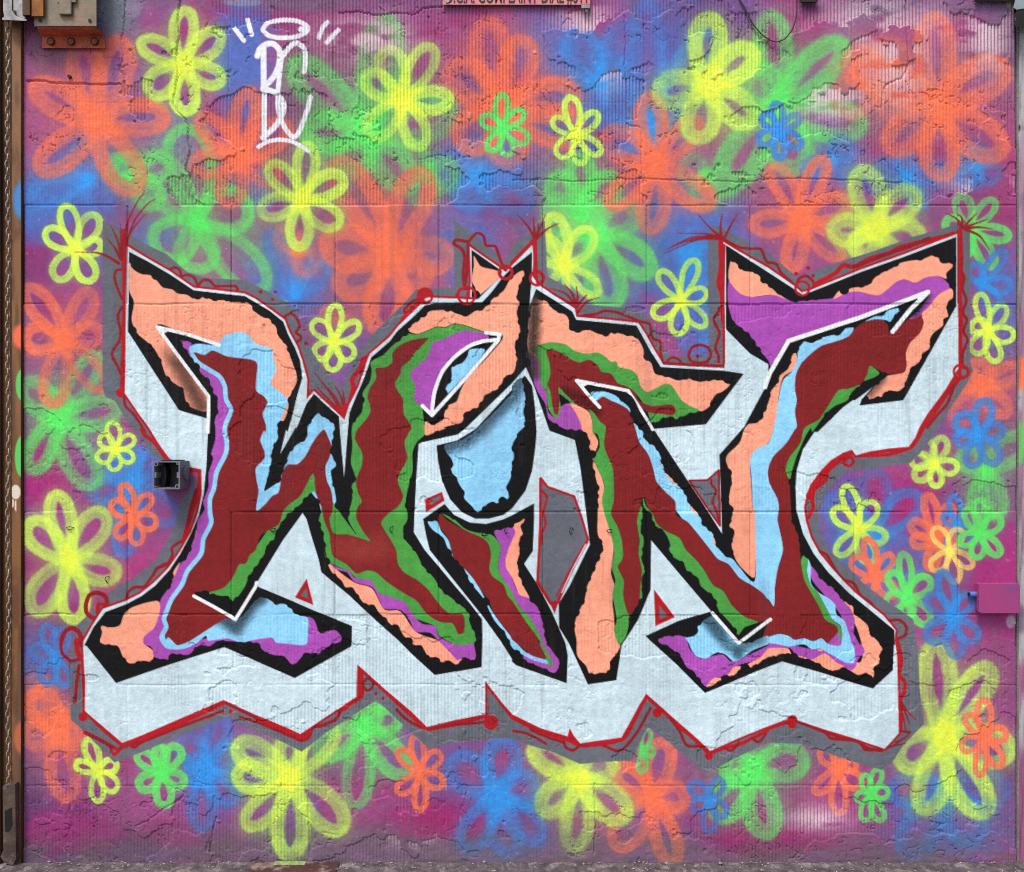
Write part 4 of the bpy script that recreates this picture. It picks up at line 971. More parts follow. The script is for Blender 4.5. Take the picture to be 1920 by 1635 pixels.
class MB:
    """collects boxes, tubes and discs into one mesh"""
    def __init__(self):
        self.v, self.f = [], []

    def add(self, v, f):
        n = len(self.v)
        self.v += [tuple(p) for p in v]
        self.f += [tuple(i + n for i in q) for q in f]
        return self

    def box(self, x0, x1, y0, y1, z0, z1, b=0.0):
        """box with its edges cut back by b"""
        if b <= 0:
            v = [(x, y, z) for x in (x0, x1) for y in (y0, y1) for z in (z0, z1)]
            return self.add(v, [(0, 1, 3, 2), (4, 6, 7, 5), (0, 4, 5, 1), (2, 3, 7, 6), (0, 2, 6, 4), (1, 5, 7, 3)])
        v = []
        idx = {}
        for i, x in enumerate((x0, x1)):
            for j, y in enumerate((y0, y1)):
                for k, z in enumerate((z0, z1)):
                    sx, sy, sz = (b, -b)[i], (b, -b)[j], (b, -b)[k]
                    idx[i, j, k, 0] = len(v); v.append((x, y + sy, z + sz))
                    idx[i, j, k, 1] = len(v); v.append((x + sx, y, z + sz))
                    idx[i, j, k, 2] = len(v); v.append((x + sx, y + sy, z))
        f = []
        for i in (0, 1):
            f.append([idx[i, 0, 0, 0], idx[i, 0, 1, 0], idx[i, 1, 1, 0], idx[i, 1, 0, 0]][::1 if i == 0 else -1])
        for j in (0, 1):
            f.append([idx[0, j, 0, 1], idx[1, j, 0, 1], idx[1, j, 1, 1], idx[0, j, 1, 1]][::1 if j == 0 else -1])
        for k in (0, 1):
            f.append([idx[0, 0, k, 2], idx[0, 1, k, 2], idx[1, 1, k, 2], idx[1, 0, k, 2]][::1 if k == 0 else -1])
        for j in (0, 1):
            for k in (0, 1):
                f.append([idx[0, j, k, 1], idx[1, j, k, 1], idx[1, j, k, 2], idx[0, j, k, 2]])
        for i in (0, 1):
            for k in (0, 1):
                f.append([idx[i, 0, k, 0], idx[i, 1, k, 0], idx[i, 1, k, 2], idx[i, 0, k, 2]])
            for j in (0, 1):
                f.append([idx[i, j, 0, 0], idx[i, j, 1, 0], idx[i, j, 1, 1], idx[i, j, 0, 1]])
            for j in (0, 1):
                for k in (0, 1):
                    f.append([idx[i, j, k, 0], idx[i, j, k, 1], idx[i, j, k, 2]])
        return self.add(v, f)

    def cyl(self, a, b, r, n=14, r2=None, cap=True):
        a, b = Vector(a), Vector(b)
        d = (b - a).normalized()
        e = d.orthogonal().normalized()
        g = d.cross(e)
        r2 = r if r2 is None else r2
        v = []
        for p, q in ((a, r), (b, r2)):
            for k in range(n):
                t = 2 * math.pi * k / n
                v.append(p + q * (math.cos(t) * e + math.sin(t) * g))
        f = [(k, (k + 1) % n, n + (k + 1) % n, n + k) for k in range(n)]
        if cap:
            f += [tuple(range(n))[::-1], tuple(range(n, 2 * n))]
        return self.add(v, f)

    def tube(self, pts, r, n=8, closed=False):
        pts = [Vector(p) for p in pts]
        m = len(pts)
        v, f = [], []
        e = None
        for i, p in enumerate(pts):
            a = pts[(i - 1) % m] if closed or i else p
            b = pts[(i + 1) % m] if closed or i < m - 1 else p
            d = (b - a).normalized()
            if e is None:
                e = d.orthogonal().normalized()
            e = (e - d * e.dot(d)).normalized()
            g = d.cross(e)
            for k in range(n):
                t = 2 * math.pi * k / n
                v.append(p + r * (math.cos(t) * e + math.sin(t) * g))
        for i in range(m if closed else m - 1):
            j = (i + 1) % m
            for k in range(n):
                f.append((i * n + k, i * n + (k + 1) % n, j * n + (k + 1) % n, j * n + k))
        if not closed:
            f += [tuple(range(n))[::-1], tuple(range((m - 1) * n, m * n))]
        return self.add(v, f)

    def prism(self, outline, y0, y1):
        """outline in (x, z), extruded from y0 to y1"""
        n = len(outline)
        v = [(x, y0, z) for x, z in outline] + [(x, y1, z) for x, z in outline]
        f = [tuple(range(n)), tuple(range(n, 2 * n))[::-1]] + [(k, n + k, n + (k + 1) % n, (k + 1) % n) for k in range(n)]
        return self.add(v, f)

    def mesh(self, name, smooth=False):
        me = bpy.data.meshes.new(name)
        me.from_pydata(self.v, [], self.f)
        me.validate()
        import bmesh
        bm = bmesh.new(); bm.from_mesh(me); bmesh.ops.recalc_face_normals(bm, faces=bm.faces); bm.to_mesh(me); bm.free()
        if smooth:
            me.polygons.foreach_set('use_smooth', [True] * len(me.polygons))
        return me

    def build(self, name, mat, parent=None, smooth=False):
        return obj(name, self.mesh(name, smooth), mat, parent)


def mat(name, c1, c2=None, scale=20.0, rough=0.6, metal=0.0, bump=0.0, bscale=120.0, stretch=(1, 1, 1), c3=None, s3=5.0, spec=0.4, attr=False):
    """worn surface: two or three tones broken up by noise, with fine relief"""
    m = bpy.data.materials.new(name)
    m.use_nodes = True
    nt = m.node_tree
    N, L = nt.nodes, nt.links
    b = N['Principled BSDF']
    b.inputs['Roughness'].default_value = rough
    b.inputs['Metallic'].default_value = metal
    b.inputs['Specular IOR Level'].default_value = spec
    tc = N.new('ShaderNodeTexCoord')
    mp = N.new('ShaderNodeMapping')
    mp.inputs['Scale'].default_value = stretch
    L.new(tc.outputs['Object'], mp.inputs[0])

    def noise(s, d=6, r=0.6):
        n = N.new('ShaderNodeTexNoise')
        n.inputs['Scale'].default_value = s
        n.inputs['Detail'].default_value = d
        n.inputs['Roughness'].default_value = r
        L.new(mp.outputs[0], n.inputs['Vector'])
        return n.outputs['Fac']

    def ramp(fac, lo, hi):
        r = N.new('ShaderNodeMapRange')
        r.inputs['From Min'].default_value = lo
        r.inputs['From Max'].default_value = hi
        L.new(fac, r.inputs['Value'])
        return r.outputs[0]

    def mix(fac, a, c):
        x = N.new('ShaderNodeMix')
        x.data_type = 'RGBA'
        L.new(fac, x.inputs['Factor'])
        for s, q in ((x.inputs[6], a), (x.inputs[7], c)):
            if hasattr(q, 'is_linked'):
                L.new(q, s)
            else:
                s.default_value = tuple(float(t) for t in lin(q)) + (1,)
        return x.outputs[2]
    if attr:
        at = N.new('ShaderNodeVertexColor')
        at.layer_name = 'paint'
        col = at.outputs[0]
    else:
        col = mix(ramp(noise(scale), .35, .65), c1, c2 or c1)
        if c3:
            col = mix(ramp(noise(s3, 8, .7), .52, .64), col, c3)
    L.new(col, b.inputs['Base Color'])
    rr = N.new('ShaderNodeMapRange')
    rr.inputs['To Min'].default_value = max(rough - .12, .05)
    rr.inputs['To Max'].default_value = min(rough + .14, 1)
    L.new(noise(scale * 2), rr.inputs['Value'])
    L.new(rr.outputs[0], b.inputs['Roughness'])
    if bump:
        bp = N.new('ShaderNodeBump')
        bp.inputs['Strength'].default_value = 1.0
        bp.inputs['Distance'].default_value = bump
        L.new(noise(bscale, 5), bp.inputs['Height'])
        L.new(bp.outputs[0], b.inputs['Normal'])
    return m


ALB = 0.86
M_WALL = mat('wall_paint', (0, 0, 0), rough=.78, bump=.0006, bscale=260, attr=True, spec=.16, scale=40)
M_METALP = mat('painted_metal', (0, 0, 0), rough=.55, bump=.0003, bscale=200, attr=True, spec=.4, scale=30)
M_CORE = mat('tile_core', (120, 84, 70), (100, 70, 62), 30, .9)
M_UPPER = mat('upper_render', (126, 84, 118), (112, 92, 120), 6, .8, c3=(150, 128, 146), s3=9, bump=.002, bscale=60)
M_RUST = mat('rusted_steel', (92, 60, 36), (62, 40, 26), 14, .75, .2, .0006, 180, (1, 1, .12), c3=(120, 74, 34), s3=10)
M_DARK = mat('dark_steel', (34, 31, 29), (20, 19, 18), 16, .6, .3, .0004, 150, (1, 1, .2))
M_GALV = mat('galvanised', (150, 150, 148), (112, 112, 110), 40, .45, .7, .0003, 200)
M_CHAIN = mat('chain_steel', (170, 156, 140), (118, 98, 80), 60, .5, .35, .0002, 300)
M_PLATE = mat('weathered_plate', (132, 122, 104), (112, 102, 86), 18, .65, .2, .0004, 90, c3=(150, 108, 84), s3=7)
M_ANGLE = mat('orange_sprayed_steel', (184, 86, 58), (146, 64, 42), 16, .6, 0, .0005, 90, c3=(120, 66, 44), s3=14)
M_GREYCON = mat('bare_concrete', (150, 148, 148), (128, 126, 128), 9, .9, 0, .0015, 70, c3=(168, 160, 160), s3=4)
M_PAVE = mat('pavement_concrete', (122, 118, 112), (92, 90, 88), 14, .92, 0, .004, 60, c3=(158, 154, 144), s3=40)
M_MORTAR = mat('broken_mortar', (98, 88, 92), (62, 54, 58), 30, .95, 0, .003, 90, c3=(126, 118, 116), s3=24)
M_SLAB = mat('red_brown_slab', (74, 42, 42), (60, 38, 40), 20, .85, 0, .002, 80, c3=(128, 110, 104), s3=16)
M_PVC = mat('grey_plastic', (92, 94, 102), (78, 80, 88), 20, .5, 0, .0002, 200)
M_RIM = mat('box_rim_plastic', (118, 118, 124), (98, 98, 104), 30, .45)
M_INNER = mat('box_inside', (58, 60, 58), (46, 48, 48), 20, .6)
M_BLACK = mat('black_rubber', (14, 14, 16), (20, 20, 20), 30, .5)
M_PINK = mat('magenta_sprayed_box', (154, 58, 114), (136, 62, 116), 9, .45, 0, .0003, 160, c3=(120, 64, 124), s3=9)
M_SIGN = mat('sprayed_sign', (216, 138, 128), (200, 112, 122), 8, .4, 0, c3=(196, 92, 132), s3=4)
M_INK = mat('sign_ink', (22, 18, 22), (28, 22, 26), 30, .5)
M_WIRE = mat('cable_sheath', (40, 28, 38), (52, 40, 48), 30, .5)
M_SHEET = mat('pale_blue_sheet', (140, 158, 164), (120, 138, 146), 10, .5)
M_WHITE = mat('chalky_chip', (232, 230, 226), (205, 200, 196), 60, .8)
M_DEB = mat('street_grit', (150, 144, 136), (88, 82, 78), 90, .9)
M_LEAF = mat('dry_leaf', (98, 74, 50), (70, 52, 36), 60, .8)

# ------------------------------------------------------------------ the wall face: relief, paint, pieces
paintwork()

ROWS = [-20, 192, 385, 570, 768, 960, 1152, 1284, 1473, 1640]
SHIFT = [40, 140, 45, 142, 90, 45, 142, 45, 140]
PITCH = 194.6


def boxblur(a, r):
    for ax in (0, 1):
        p = np.pad(a, [(r + 1, r) if k == ax else (0, 0) for k in (0, 1)], mode='edge')
        c = np.cumsum(p, ax)
        n = a.shape[ax]
        hi = np.take(c, np.arange(2 * r + 1, 2 * r + 1 + n), ax)
        lo = np.take(c, np.arange(0, n), ax)
        a = (hi - lo) / (2 * r + 1)
    return a


def relief():
    """height of the wall face in metres, outwards"""
    u = UU[None, :]
    v = VV[:, None]
    one = np.ones((NY, NX), np.float32)
    wob = fbm(40, 40, 301, 3) - .5
    wob2 = fbm(9, 9, 311, 2) - .5
    uw = u + 3 * wob + 1.2 * wob2
    vw = v + 4 * (fbm(50, 30, 331, 3) - .5) + 1.2 * wob2
    # which courses still carry their smooth face
    smooth_row = (sstep(383, 386, v) * (1 - sstep(569, 572, v)) + sstep(958, 961, v) * (1 - sstep(1151, 1154, v))) * one
    n = fbm(150, 120, 401, 5, .55)
    n = n + .07 * (fbm(22, 34, 431, 3) - .5)
    thr = np.interp(VV, [0, 100, 300, 385, 600, 800, 1000, 1200, 1400, 1500, 1600],
                    [.49, .49, .49, .49, .60, .60, .62, .58, .555, .55, .56])[:, None].astype(np.float32) * one
    ell = lambda a, b_, c, d_: np.exp(-((u - a) / c) ** 2 - ((v - b_) / d_) ** 2)
    thr += .14 * ell(120, 200, 170, 260) + .14 * ell(1520, 150, 80, 120) + .16 * ell(1860, 200, 60, 260) - .10 * ell(700, 110, 170, 130) - .10 * ell(1130, 190, 230, 170) - .10 * ell(1690, 120, 70, 110) - .06 * ell(850, 300, 250, 90)
    bare = sstep(-.004, .004, n - thr) * (1 - smooth_row)         # render fallen off, combed tile shows
    pit = .5 + .5 * np.cos(2 * np.pi * (u - UU[0] + .5 * wob) / 6.4)
    ribs = 1 - (1 - pit) ** 2
    keep = sstep(.34, .55, fbm(60, 160, 471, 3))
    h = one * 0
    coat = 1 - bare
    h += .0016 * coat
    depth = .0040 * (.4 + .6 * keep) * np.interp(VV, [0, 380, 560, 960, 1150, 1620], [1, 1, .45, .4, .4, .5])[:, None]
    h -= bare * depth * (1 - ribs)
    # faint ribs telegraph through the coat
    h -= coat * (1 - smooth_row) * .0009 * sstep(.5, .64, fbm(70, 120, 481, 3)) * (1 - ribs)
    # lips of the coat curl away from the wall
    lip = np.clip(coat - boxblur(coat.copy(), 2), 0, 1)
    h += lip * .0008 * sstep(.35, .65, fbm(34, 34, 501, 2))
    under = np.clip(boxblur(coat.copy(), 1) - coat, 0, 1)
    h -= under * .0030
    # wrinkled, layered paint
    rough = 1 - .85 * smooth_row
    h += rough * (1 + .5 * sstep(1400, 1600, v)) * (.0008 * (fbm(9, 8, 521, 3, .6) - .5) + .0006 * (fbm(4.5, 4, 531, 2) - .5)) + .0008 * (fbm(90, 80, 541, 3) - .5)
    gate = sstep(.46, .60, fbm(80, 70, 581, 3))
    for sd, cu_s, cv_s, wd in ((561, 40, 34, .011), (565, 22, 26, .016)):
        f1 = fbm(cu_s, cv_s, sd, 3, .6) + .02 * wob2
        crack = 1 - sstep(wd * .35, wd, np.abs(f1 - .5))
        h -= rough * crack * gate * sstep(.45, .6, fbm(26, 26, sd + 1, 2)) * np.interp(VV, [0, 400, 600, 1450, 1550], [.0038, .0036, .0017, .0017, .0036])[:, None]
    f1 = fbm(20, 16, 571, 4, .6)
    flake = sstep(.0, .008, f1 - .60) * sstep(.48, .6, fbm(80, 90, 601, 2))
    h += rough * flake * .0005
    # bed and head joints
    for k, y in enumerate(ROWS[1:-1]):
        strong = 1.0 if y in (385, 570, 960, 1152) else (.5 if y > 1152 else .12)
        wv = 1.0 * (.5 + fbm(60, 60, 641 + k, 2))
        g = 1 - sstep(.7, 2.1, np.abs((vw if y not in (385, 960) else v + .8 * wob) - y))
        h -= g * .0030 * strong * sstep(.36, .56, fbm(120, 400, 661 + k, 2))
    for k in range(len(ROWS) - 1):
        band = ((v >= ROWS[k]) & (v < ROWS[k + 1]))
        if not band.any():
            continue
        smooth = ROWS[k] in (385, 960)
        du = np.mod((u if smooth else uw) - SHIFT[k] + PITCH / 2, PITCH) - PITCH / 2
        g = 1 - sstep(.5, 1.7, np.abs(du))
        h -= band * g * (.0040 if smooth else .0012 * sstep(.25, .5, fbm(300, 150, 701 + k, 2)))
    # long cracks
    for pts, w, dpt in ((T(0, 0, '1350,0 1340,60 1330,170 1342,250 1320,400 1330,560 1312,680 1300,800 1390,900 1412,960 1405,1060 1425,1130 1390,1250 1432,1340 1430,1440 1462,1525'), 2.4, .005),
                        (T(0, 0, '940,0 930,120 925,240 905,300 920,420 900,520 930,560'), 2.0, .004),
                        (T(0, 0, '200,612 300,605 420,622 560,625 760,632 900,630'), 2.6, .005),
                        (T(2, 0, '840,120 850,300 845,500 862,700 870,930 960,960 968,1150 970,1330'), 1.8, .003),
                        (T(3, 0, '1030,0 1040,300 1050,480 1000,580 880,640 850,800'), 2.2, .004),
                        (T(0, 3, '960,1310 1060,1260 1140,1200 1240,1140 1300,1080 1220,1040'), 1.8, .003),
                        (T(0, 3, '1525,1250 1500,1330 1490,1420 1480,1500'), 2.0, .004),
                        (T(1, 3, '360,1060 370,1200 375,1360 380,1540'), 2.0, .004),
                        (T(2, 3, '580,1010 590,1300 580,1500'), 2.0, .004),
                        (T(3, 3, '1040,1200 1045,1330'), 2.0, .004),
                        (T(2, 0, '0,1350 200,1340 480,1352 700,1345 960,1335 1180,1345 1450,1350 1700,1360 1914,1340'), 1.8, .0028),
                        (T(3, 0, '0,1340 240,1335 460,1340 700,1352 1000,1365'), 1.8, .0028),
                        (T(1, 0, '620,95 760,85 900,110 1040,95 1180,105 1260,60 1400,50'), 2.2, .004)):
        q = crom(pts, 8, False)
        q = q + (np.random.default_rng(len(pts) + int(pts[0][0])).random(q.shape) - .5) * 2.6
        r = dist(q, w + 3)
        sy, sx, d = r
        h[sy, sx] -= dpt * (1 - sstep(w * .35, w, d))
    # ragged foot
    h += .006 * sstep(1585, 1620, v) * (fbm(40, 20, 761, 3) - .3)
    return h.astype(np.float32), bare, ribs


HGT, BARE, RIBS = relief()
# wear of the paint itself: chips down to pale primer, dusty and dirty passes
PATCH = np.zeros((NY, NX), np.float32)
for a_, b_, c_, d_ in ((690, 70, 80, 40), (1640, 46, 120, 46), (1685, 110, 60, 90), (1560, 185, 70, 44), (1850, 60, 50, 70), (1840, 350, 60, 22), (62, 650, 26, 26),
                       (1530, 1535, 60, 24), (770, 1560, 50, 26), (885, 396, 45, 14), (1100, 45, 50, 40), (1140, 110, 50, 50), (1560, 320, 50, 24), (440, 100, 30, 30)):
    PATCH = np.maximum(PATCH, np.exp(-((UU[None, :] - a_) / c_) ** 2 - ((VV[:, None] - b_) / d_) ** 2))
pale = PATCH * BARE * sstep(.15, .7, RIBS) * sstep(.25, .5, fbm(40, 18, 811, 3))
edge = np.clip(boxblur(BARE.copy(), 2) - BARE, 0, 1) * sstep(.52, .6, fbm(30, 40, 815, 2)) * (1 - sstep(385, 400, VV)[:, None])
pale = np.maximum(pale, edge * .6)
isflower = np.array([n == 'painted_flower' for n, _, _ in OWNERS] + [True])[OWN]
COL += (pale * np.where(isflower, 1, .25))[..., None] * (np.array((226, 196, 206), np.float32) / 255 - COL)
chip = sstep(.77, .79, fbm(7, 9, 841, 3, .6)) * sstep(.5, .6, fbm(150, 110, 851, 2))
COL += (chip * np.where(isflower, .3, .06))[..., None] * (np.array((206, 186, 190), np.float32) / 255 - COL)
brush = (fbm(60, 9, 865, 3) + fbm(9, 70, 867, 3) - 1) * np.where(isflower, .04, .07)
dirt = (fbm(90, 140, 861, 5, .6) - .5)
COL *= (1 + brush + .16 * dirt + .05 * (GRAIN - .5) + .10 * (fbm(7, 7, 871, 2) - .5))[..., None]
grime = sstep(1510, 1615, VV)[:, None] * sstep(.3, .66, fbm(60, 26, 881, 5, .6))
COL += (.55 * grime)[..., None] * (np.array((104, 94, 96), np.float32) / 255 - COL)
streak = sstep(.56, .72, fbm(7, 240, 885, 3)) * sstep(.5, .64, fbm(120, 160, 887, 2)) * .14
COL += streak[..., None] * (np.array((96, 88, 88), np.float32) / 255 - COL)
COL = np.clip(COL, 0, 1)
LINC = np.where(COL <= 0.04045, COL / 12.92, ((COL + 0.055) / 1.055) ** 2.4) * ALB

def islands(m, least=70):
    """the separate patches of a colour field; specks stay with the largest"""
    ny, nx = m.shape
    par = []

    def find(a):
        while par[a] != a:
            par[a] = par[par[a]]
            a = par[a]
        return a
    lab = np.zeros(m.shape, np.int32) - 1
    prev = []
    for y in np.nonzero(m.any(1))[0]:
        d = np.diff(np.concatenate([[0], m[y].view(np.int8), [0]]))
        runs = []
        for s, e in zip(np.nonzero(d == 1)[0], np.nonzero(d == -1)[0]):
            i = len(par)
            par.append(i)
            runs.append((s, e, i))
            lab[y, s:e] = i
            for s2, e2, j, y2 in prev:
                if y2 == y - 1 and s2 < e and s < e2:
                    par[find(j)] = find(i)
        prev = [(s, e, i, y) for s, e, i in runs]
    root = np.array([find(a) for a in range(len(par))] + [-1])
    r = root[lab]
    ids, cnt = np.unique(r[r >= 0], return_counts=True)
    big = ids[np.argmax(cnt)]
    out = []
    for i, c in zip(ids, cnt):
        if c < least and i != big:
            r[r == i] = big
    for i, c in zip(ids, cnt):
        if c >= least or i == big:
            out.append(r == i)
    return out


# every grid cell belongs to one piece: a painted shape, else the wall tile it lies on
own_c = OWN[:-1, :-1].astype(np.int32).copy()
cu_ = UU[:-1] + ST / 2
cv_ = VV[:-1] + ST / 2
row_c = np.clip(np.searchsorted(ROWS, cv_, 'right') - 1, 0, len(ROWS) - 2)
colk = np.floor((cu_[None, :] - np.array(SHIFT)[row_c][:, None]) / PITCH).astype(int) + 1
tile_id = 1000 + row_c[:, None] * 20 + colk
own_c = np.where(own_c < 0, tile_id, own_c)

# specks of a colour field go to whatever surrounds them
for k, (nm_, _, par_) in enumerate(OWNERS):
    if par_ is None:
        continue
    m_ = own_c == k
    if not m_.any():
        continue
    for sp in islands(m_, 0):
        if sp.sum() >= 45:
            continue
        yy, xx = np.nonzero(sp)
        y0, y1, x0, x1 = max(yy.min() - 2, 0), yy.max() + 3, max(xx.min() - 2, 0), xx.max() + 3
        w_ = own_c[y0:y1, x0:x1]
        s_ = sp[y0:y1, x0:x1]
        v_, c_ = np.unique(w_[~s_ & (w_ != k)], return_counts=True)
        if len(v_):
            w_[s_] = v_[np.argmax(c_)]

POS = np.empty((NY, NX, 3), np.float32)
POS[..., 0] = X(UU)[None, :]
POS[..., 1] = -HGT
POS[..., 2] = Z(VV)[:, None]
POSF = POS.reshape(-1, 3)
COLF = np.concatenate([LINC.reshape(-1, 3), np.ones((NX * NY, 1))], 1).astype(np.float32)


def grid_piece(name, sel, parent):
    yy, xx = np.nonzero(sel)
    a = yy * NX + xx
    q = np.stack([a, a + NX, a + NX + 1, a + 1], 1)
    uniq, inv = np.unique(q, return_inverse=True)
    me = bpy.data.meshes.new(name)
    me.vertices.add(len(uniq))
    me.vertices.foreach_set('co', POSF[uniq].ravel())
    n = len(q)
    me.loops.add(4 * n)
    me.loops.foreach_set('vertex_index', inv.ravel().astype(np.int32))
    me.polygons.add(n)
    me.polygons.foreach_set('loop_start', np.arange(0, 4 * n, 4, dtype=np.int32))
    me.update(calc_edges=True)
    at = me.color_attributes.new('paint', 'FLOAT_COLOR', 'POINT')
    at.data.foreach_set('color', COLF[uniq].ravel())
    return obj(name, me, M_WALL, parent, (0, 0, 0))


wall = tag(empty('graffiti_wall'), 'combed tile wall covered with purple paint, sprayed flowers and big letters WIN', 'wall', kind='thing')
order = np.argsort(own_c, axis=None, kind='stable')
flat = own_c.ravel()[order]
starts = np.concatenate([[0], np.nonzero(np.diff(flat))[0] + 1, [flat.size]])
cells = {int(flat[s]): order[s:e] for s, e in zip(starts[:-1], starts[1:])}
parts = {}
for k, (nm, lab, par) in enumerate(OWNERS):
    if nm == 'painted_letter':
        parts[k] = tag(empty('painted_letter'), lab)
        parts[k].parent = wall
NCX = NX - 1
for k in sorted(cells):
    m_ = np.zeros(own_c.size, bool)
    m_[cells[k]] = True
    m_ = m_.reshape(own_c.shape)
    if k >= 1000:
        grid_piece('wall_tile', m_, wall)
    else:
        nm, lab, par = OWNERS[k]
        for m2 in (islands(m_) if par is not None or nm == 'painted_circle' else [m_]):
            o = grid_piece(nm, m2, wall if par is None else parts[par])
            if lab:
                o['label'] = lab
MB().box(X(40), X(1906), .02, .26, Z(1640), Z(-330)).build('core', M_CORE, wall)
MB().box(X(40), X(1906), -.002, .019, Z(-20.5), Z(-330)).build('upper_face', M_UPPER, wall)
# stubs of old tie wire
rw = random.Random(4)
for k, (u, v) in enumerate(((133, 990), (203, 1086), (513, 993), (735, 992), (909, 1001), (949, 994), (1143, 995), (1071, 995))):
    pts = []
    for t in range(9):
        a = t / 8 * 2 * math.pi * .8 + rw.random()
        pts.append((X(u + (4.5 if k % 2 else 7) * math.cos(a) * rw.uniform(.7, 1.1)), -.006 - .004 * math.sin(a * 2), Z(v + (6 if k % 2 else 3) * math.sin(a))))
    MB().tube(pts, .0011, 5).build('wire_stub', M_BLACK, wall)


# ------------------------------------------------------------------ painted metal and concrete beside the wall
def strip(name, u0, u1, v0, v1, y, st, paintfn, parent, m, bulge=None):
    nx, ny = int((u1 - u0) / st) + 1, int((v1 - v0) / st) + 1
    us = np.linspace(u0, u1, nx); vs = np.linspace(v0, v1, ny)
    c = paintfn(us[None, :] + 0 * vs[:, None], vs[:, None] + 0 * us[None, :])
    P = np.empty((ny, nx, 3), np.float32)
    P[..., 0] = X(us)[None, :]; P[..., 1] = y if bulge is None else y - bulge(us[None, :], vs[:, None]); P[..., 2] = Z(vs)[:, None]
    a = (np.arange(ny - 1)[:, None] * nx + np.arange(nx - 1)[None, :]).ravel()
    q = np.stack([a, a + nx, a + nx + 1, a + 1], 1)
    me = bpy.data.meshes.new(name)
    me.from_pydata(P.reshape(-1, 3).tolist(), [], q.tolist())
    at = me.color_attributes.new('paint', 'FLOAT_COLOR', 'POINT')
    lc = np.where(c <= 0.04045, c / 12.92, ((c + 0.055) / 1.055) ** 2.4) * ALB
    at.data.foreach_set('color', np.concatenate([lc.reshape(-1, 3), np.ones((nx * ny, 1))], 1).astype(np.float32).ravel())
    return obj(name, me, m, parent)


def rnd(us, vs, su, sv, seed):
    r = np.random.default_rng(seed)
    lat = r.random((int(1800 / sv) + 4, int(300 / su) + 4))
    a = (us - us.min()) / su; b = (vs - vs.min()) / sv
    i, j = a.astype(int), b.astype(int)
    f, g = a - i, b - j
    f, g = f * f * (3 - 2 * f), g * g * (3 - 2 * g)
    return (lat[j, i] * (1 - f) + lat[j, i + 1] * f) * (1 - g) + (lat[j + 1, i] * (1 - f) + lat[j + 1, i + 1] * f) * g


def dab(c, us, vs, cu, cv, ru, rv, rgb, k=1.0, soft=.35):
    d = np.sqrt(((us - cu) / ru) ** 2 + ((vs - cv) / rv) ** 2)
    al = (k * (1 - sstep(1 - soft, 1 + soft * .3, d)))[..., None]
    c += al * (np.array(rgb) / 255 - c)


def rail_paint(us, vs):
    c = np.ones(us.shape + (3,)) * np.array((132, 90, 52)) / 255
    n = rnd(us, vs, 9, 60, 5)[..., None]; n2 = rnd(us, vs, 5, 18, 6)[..., None]; n3 = rnd(us, vs, 14, 200, 8)[..., None]
    c += sstep(.4, .8, n) * .7 * (np.array((94, 58, 32)) / 255 - c)
    c += sstep(.55, .9, n2) * .5 * (np.array((146, 98, 48)) / 255 - c)
    c += sstep(.5, .85, n3) * .6 * (np.array((84, 62, 58)) / 255 - c)
    dab(c, us, vs, 50, 378, 24, 44, (58, 132, 206)); dab(c, us, vs, 46, 632, 20, 26, (248, 108, 74)); dab(c, us, vs, 46, 722, 12, 30, (92, 206, 96), soft=.1)
    dab(c, us, vs, 46, 856, 14, 40, (92, 206, 96), soft=.1); dab(c, us, vs, 45, 1380, 16, 34, (220, 110, 70), .7)
    dab(c, us, vs, 34, 922, 9.5, 14, (226, 214, 196), soft=.12)
    for u_, v_, l in ((29, 938, 10), (34, 940, 15)):
        dab(c, us, vs, u_, v_ + l / 2, 1.7, l / 2 + 4, (226, 214, 196), soft=.2)
    return c


shutter = tag(empty('roller_shutter', (X(20), 0, 0)), 'rusted brown shutter frame with painted edge standing left of the wall', 'shutter')
strip('edge_flange', 27, 43.5, -60, 1624, -.012, 1.5, rail_paint, shutter, M_METALP)
MB().box(X(43.4), X(44.2), -.012, .05, Z(1624), Z(-60)).build('flange_return', M_RUST, shutter)
MB().box(X(4), X(27), -.001, .004, Z(1624), Z(-60)).build('channel_back', M_RUST, shutter)
MB().box(X(1.5), X(5), -.012, .01, Z(1624), Z(-60), .001).build('channel_lip', M_RUST, shutter)
MB().box(X(26.2), X(27), -.0115, .003, Z(1624), Z(-60)).build('channel_side', M_RUST, shutter)
for k in range(34):
    zc = .04 + k * .085
    MB().cyl((X(-900), .03, zc), (X(1.2), .03, zc), .0465, 10).build('slat', M_DARK, shutter)

ch = tag(empty('hand_chain', (X(21), -.010, 0)), 'long steel hand chain hanging inside the shutter channel', 'chain')
link = MB()
pts = []
for k in range(12):
    t = 2 * math.pi * k / 12
    pts.append((.0052 * math.cos(t), 0, .0130 * math.sin(t) * (1.0 if abs(math.sin(t)) < .9 else 1.0)))
link.tube(pts, .0020, 5, True)
lm = link.mesh('link', True)
lm.materials.append(M_CHAIN)
rk = random.Random(9)
for k in range(132):
    zz = Z(38) - k * .0195
    if zz < .02:
        break
    l_ = bpy.data.objects.new('link', lm)
    COLN.objects.link(l_)
    l_.parent = ch
    l_.location = (.0016 * math.sin(k * .23) + .003 * (k / 132 - .5), -.004, zz)
    l_.rotation_euler = (rk.uniform(-.06, .06), rk.uniform(-.1, .1), math.radians(90 if k % 2 else 0) + math.radians(35) + rk.uniform(-.15, .15))

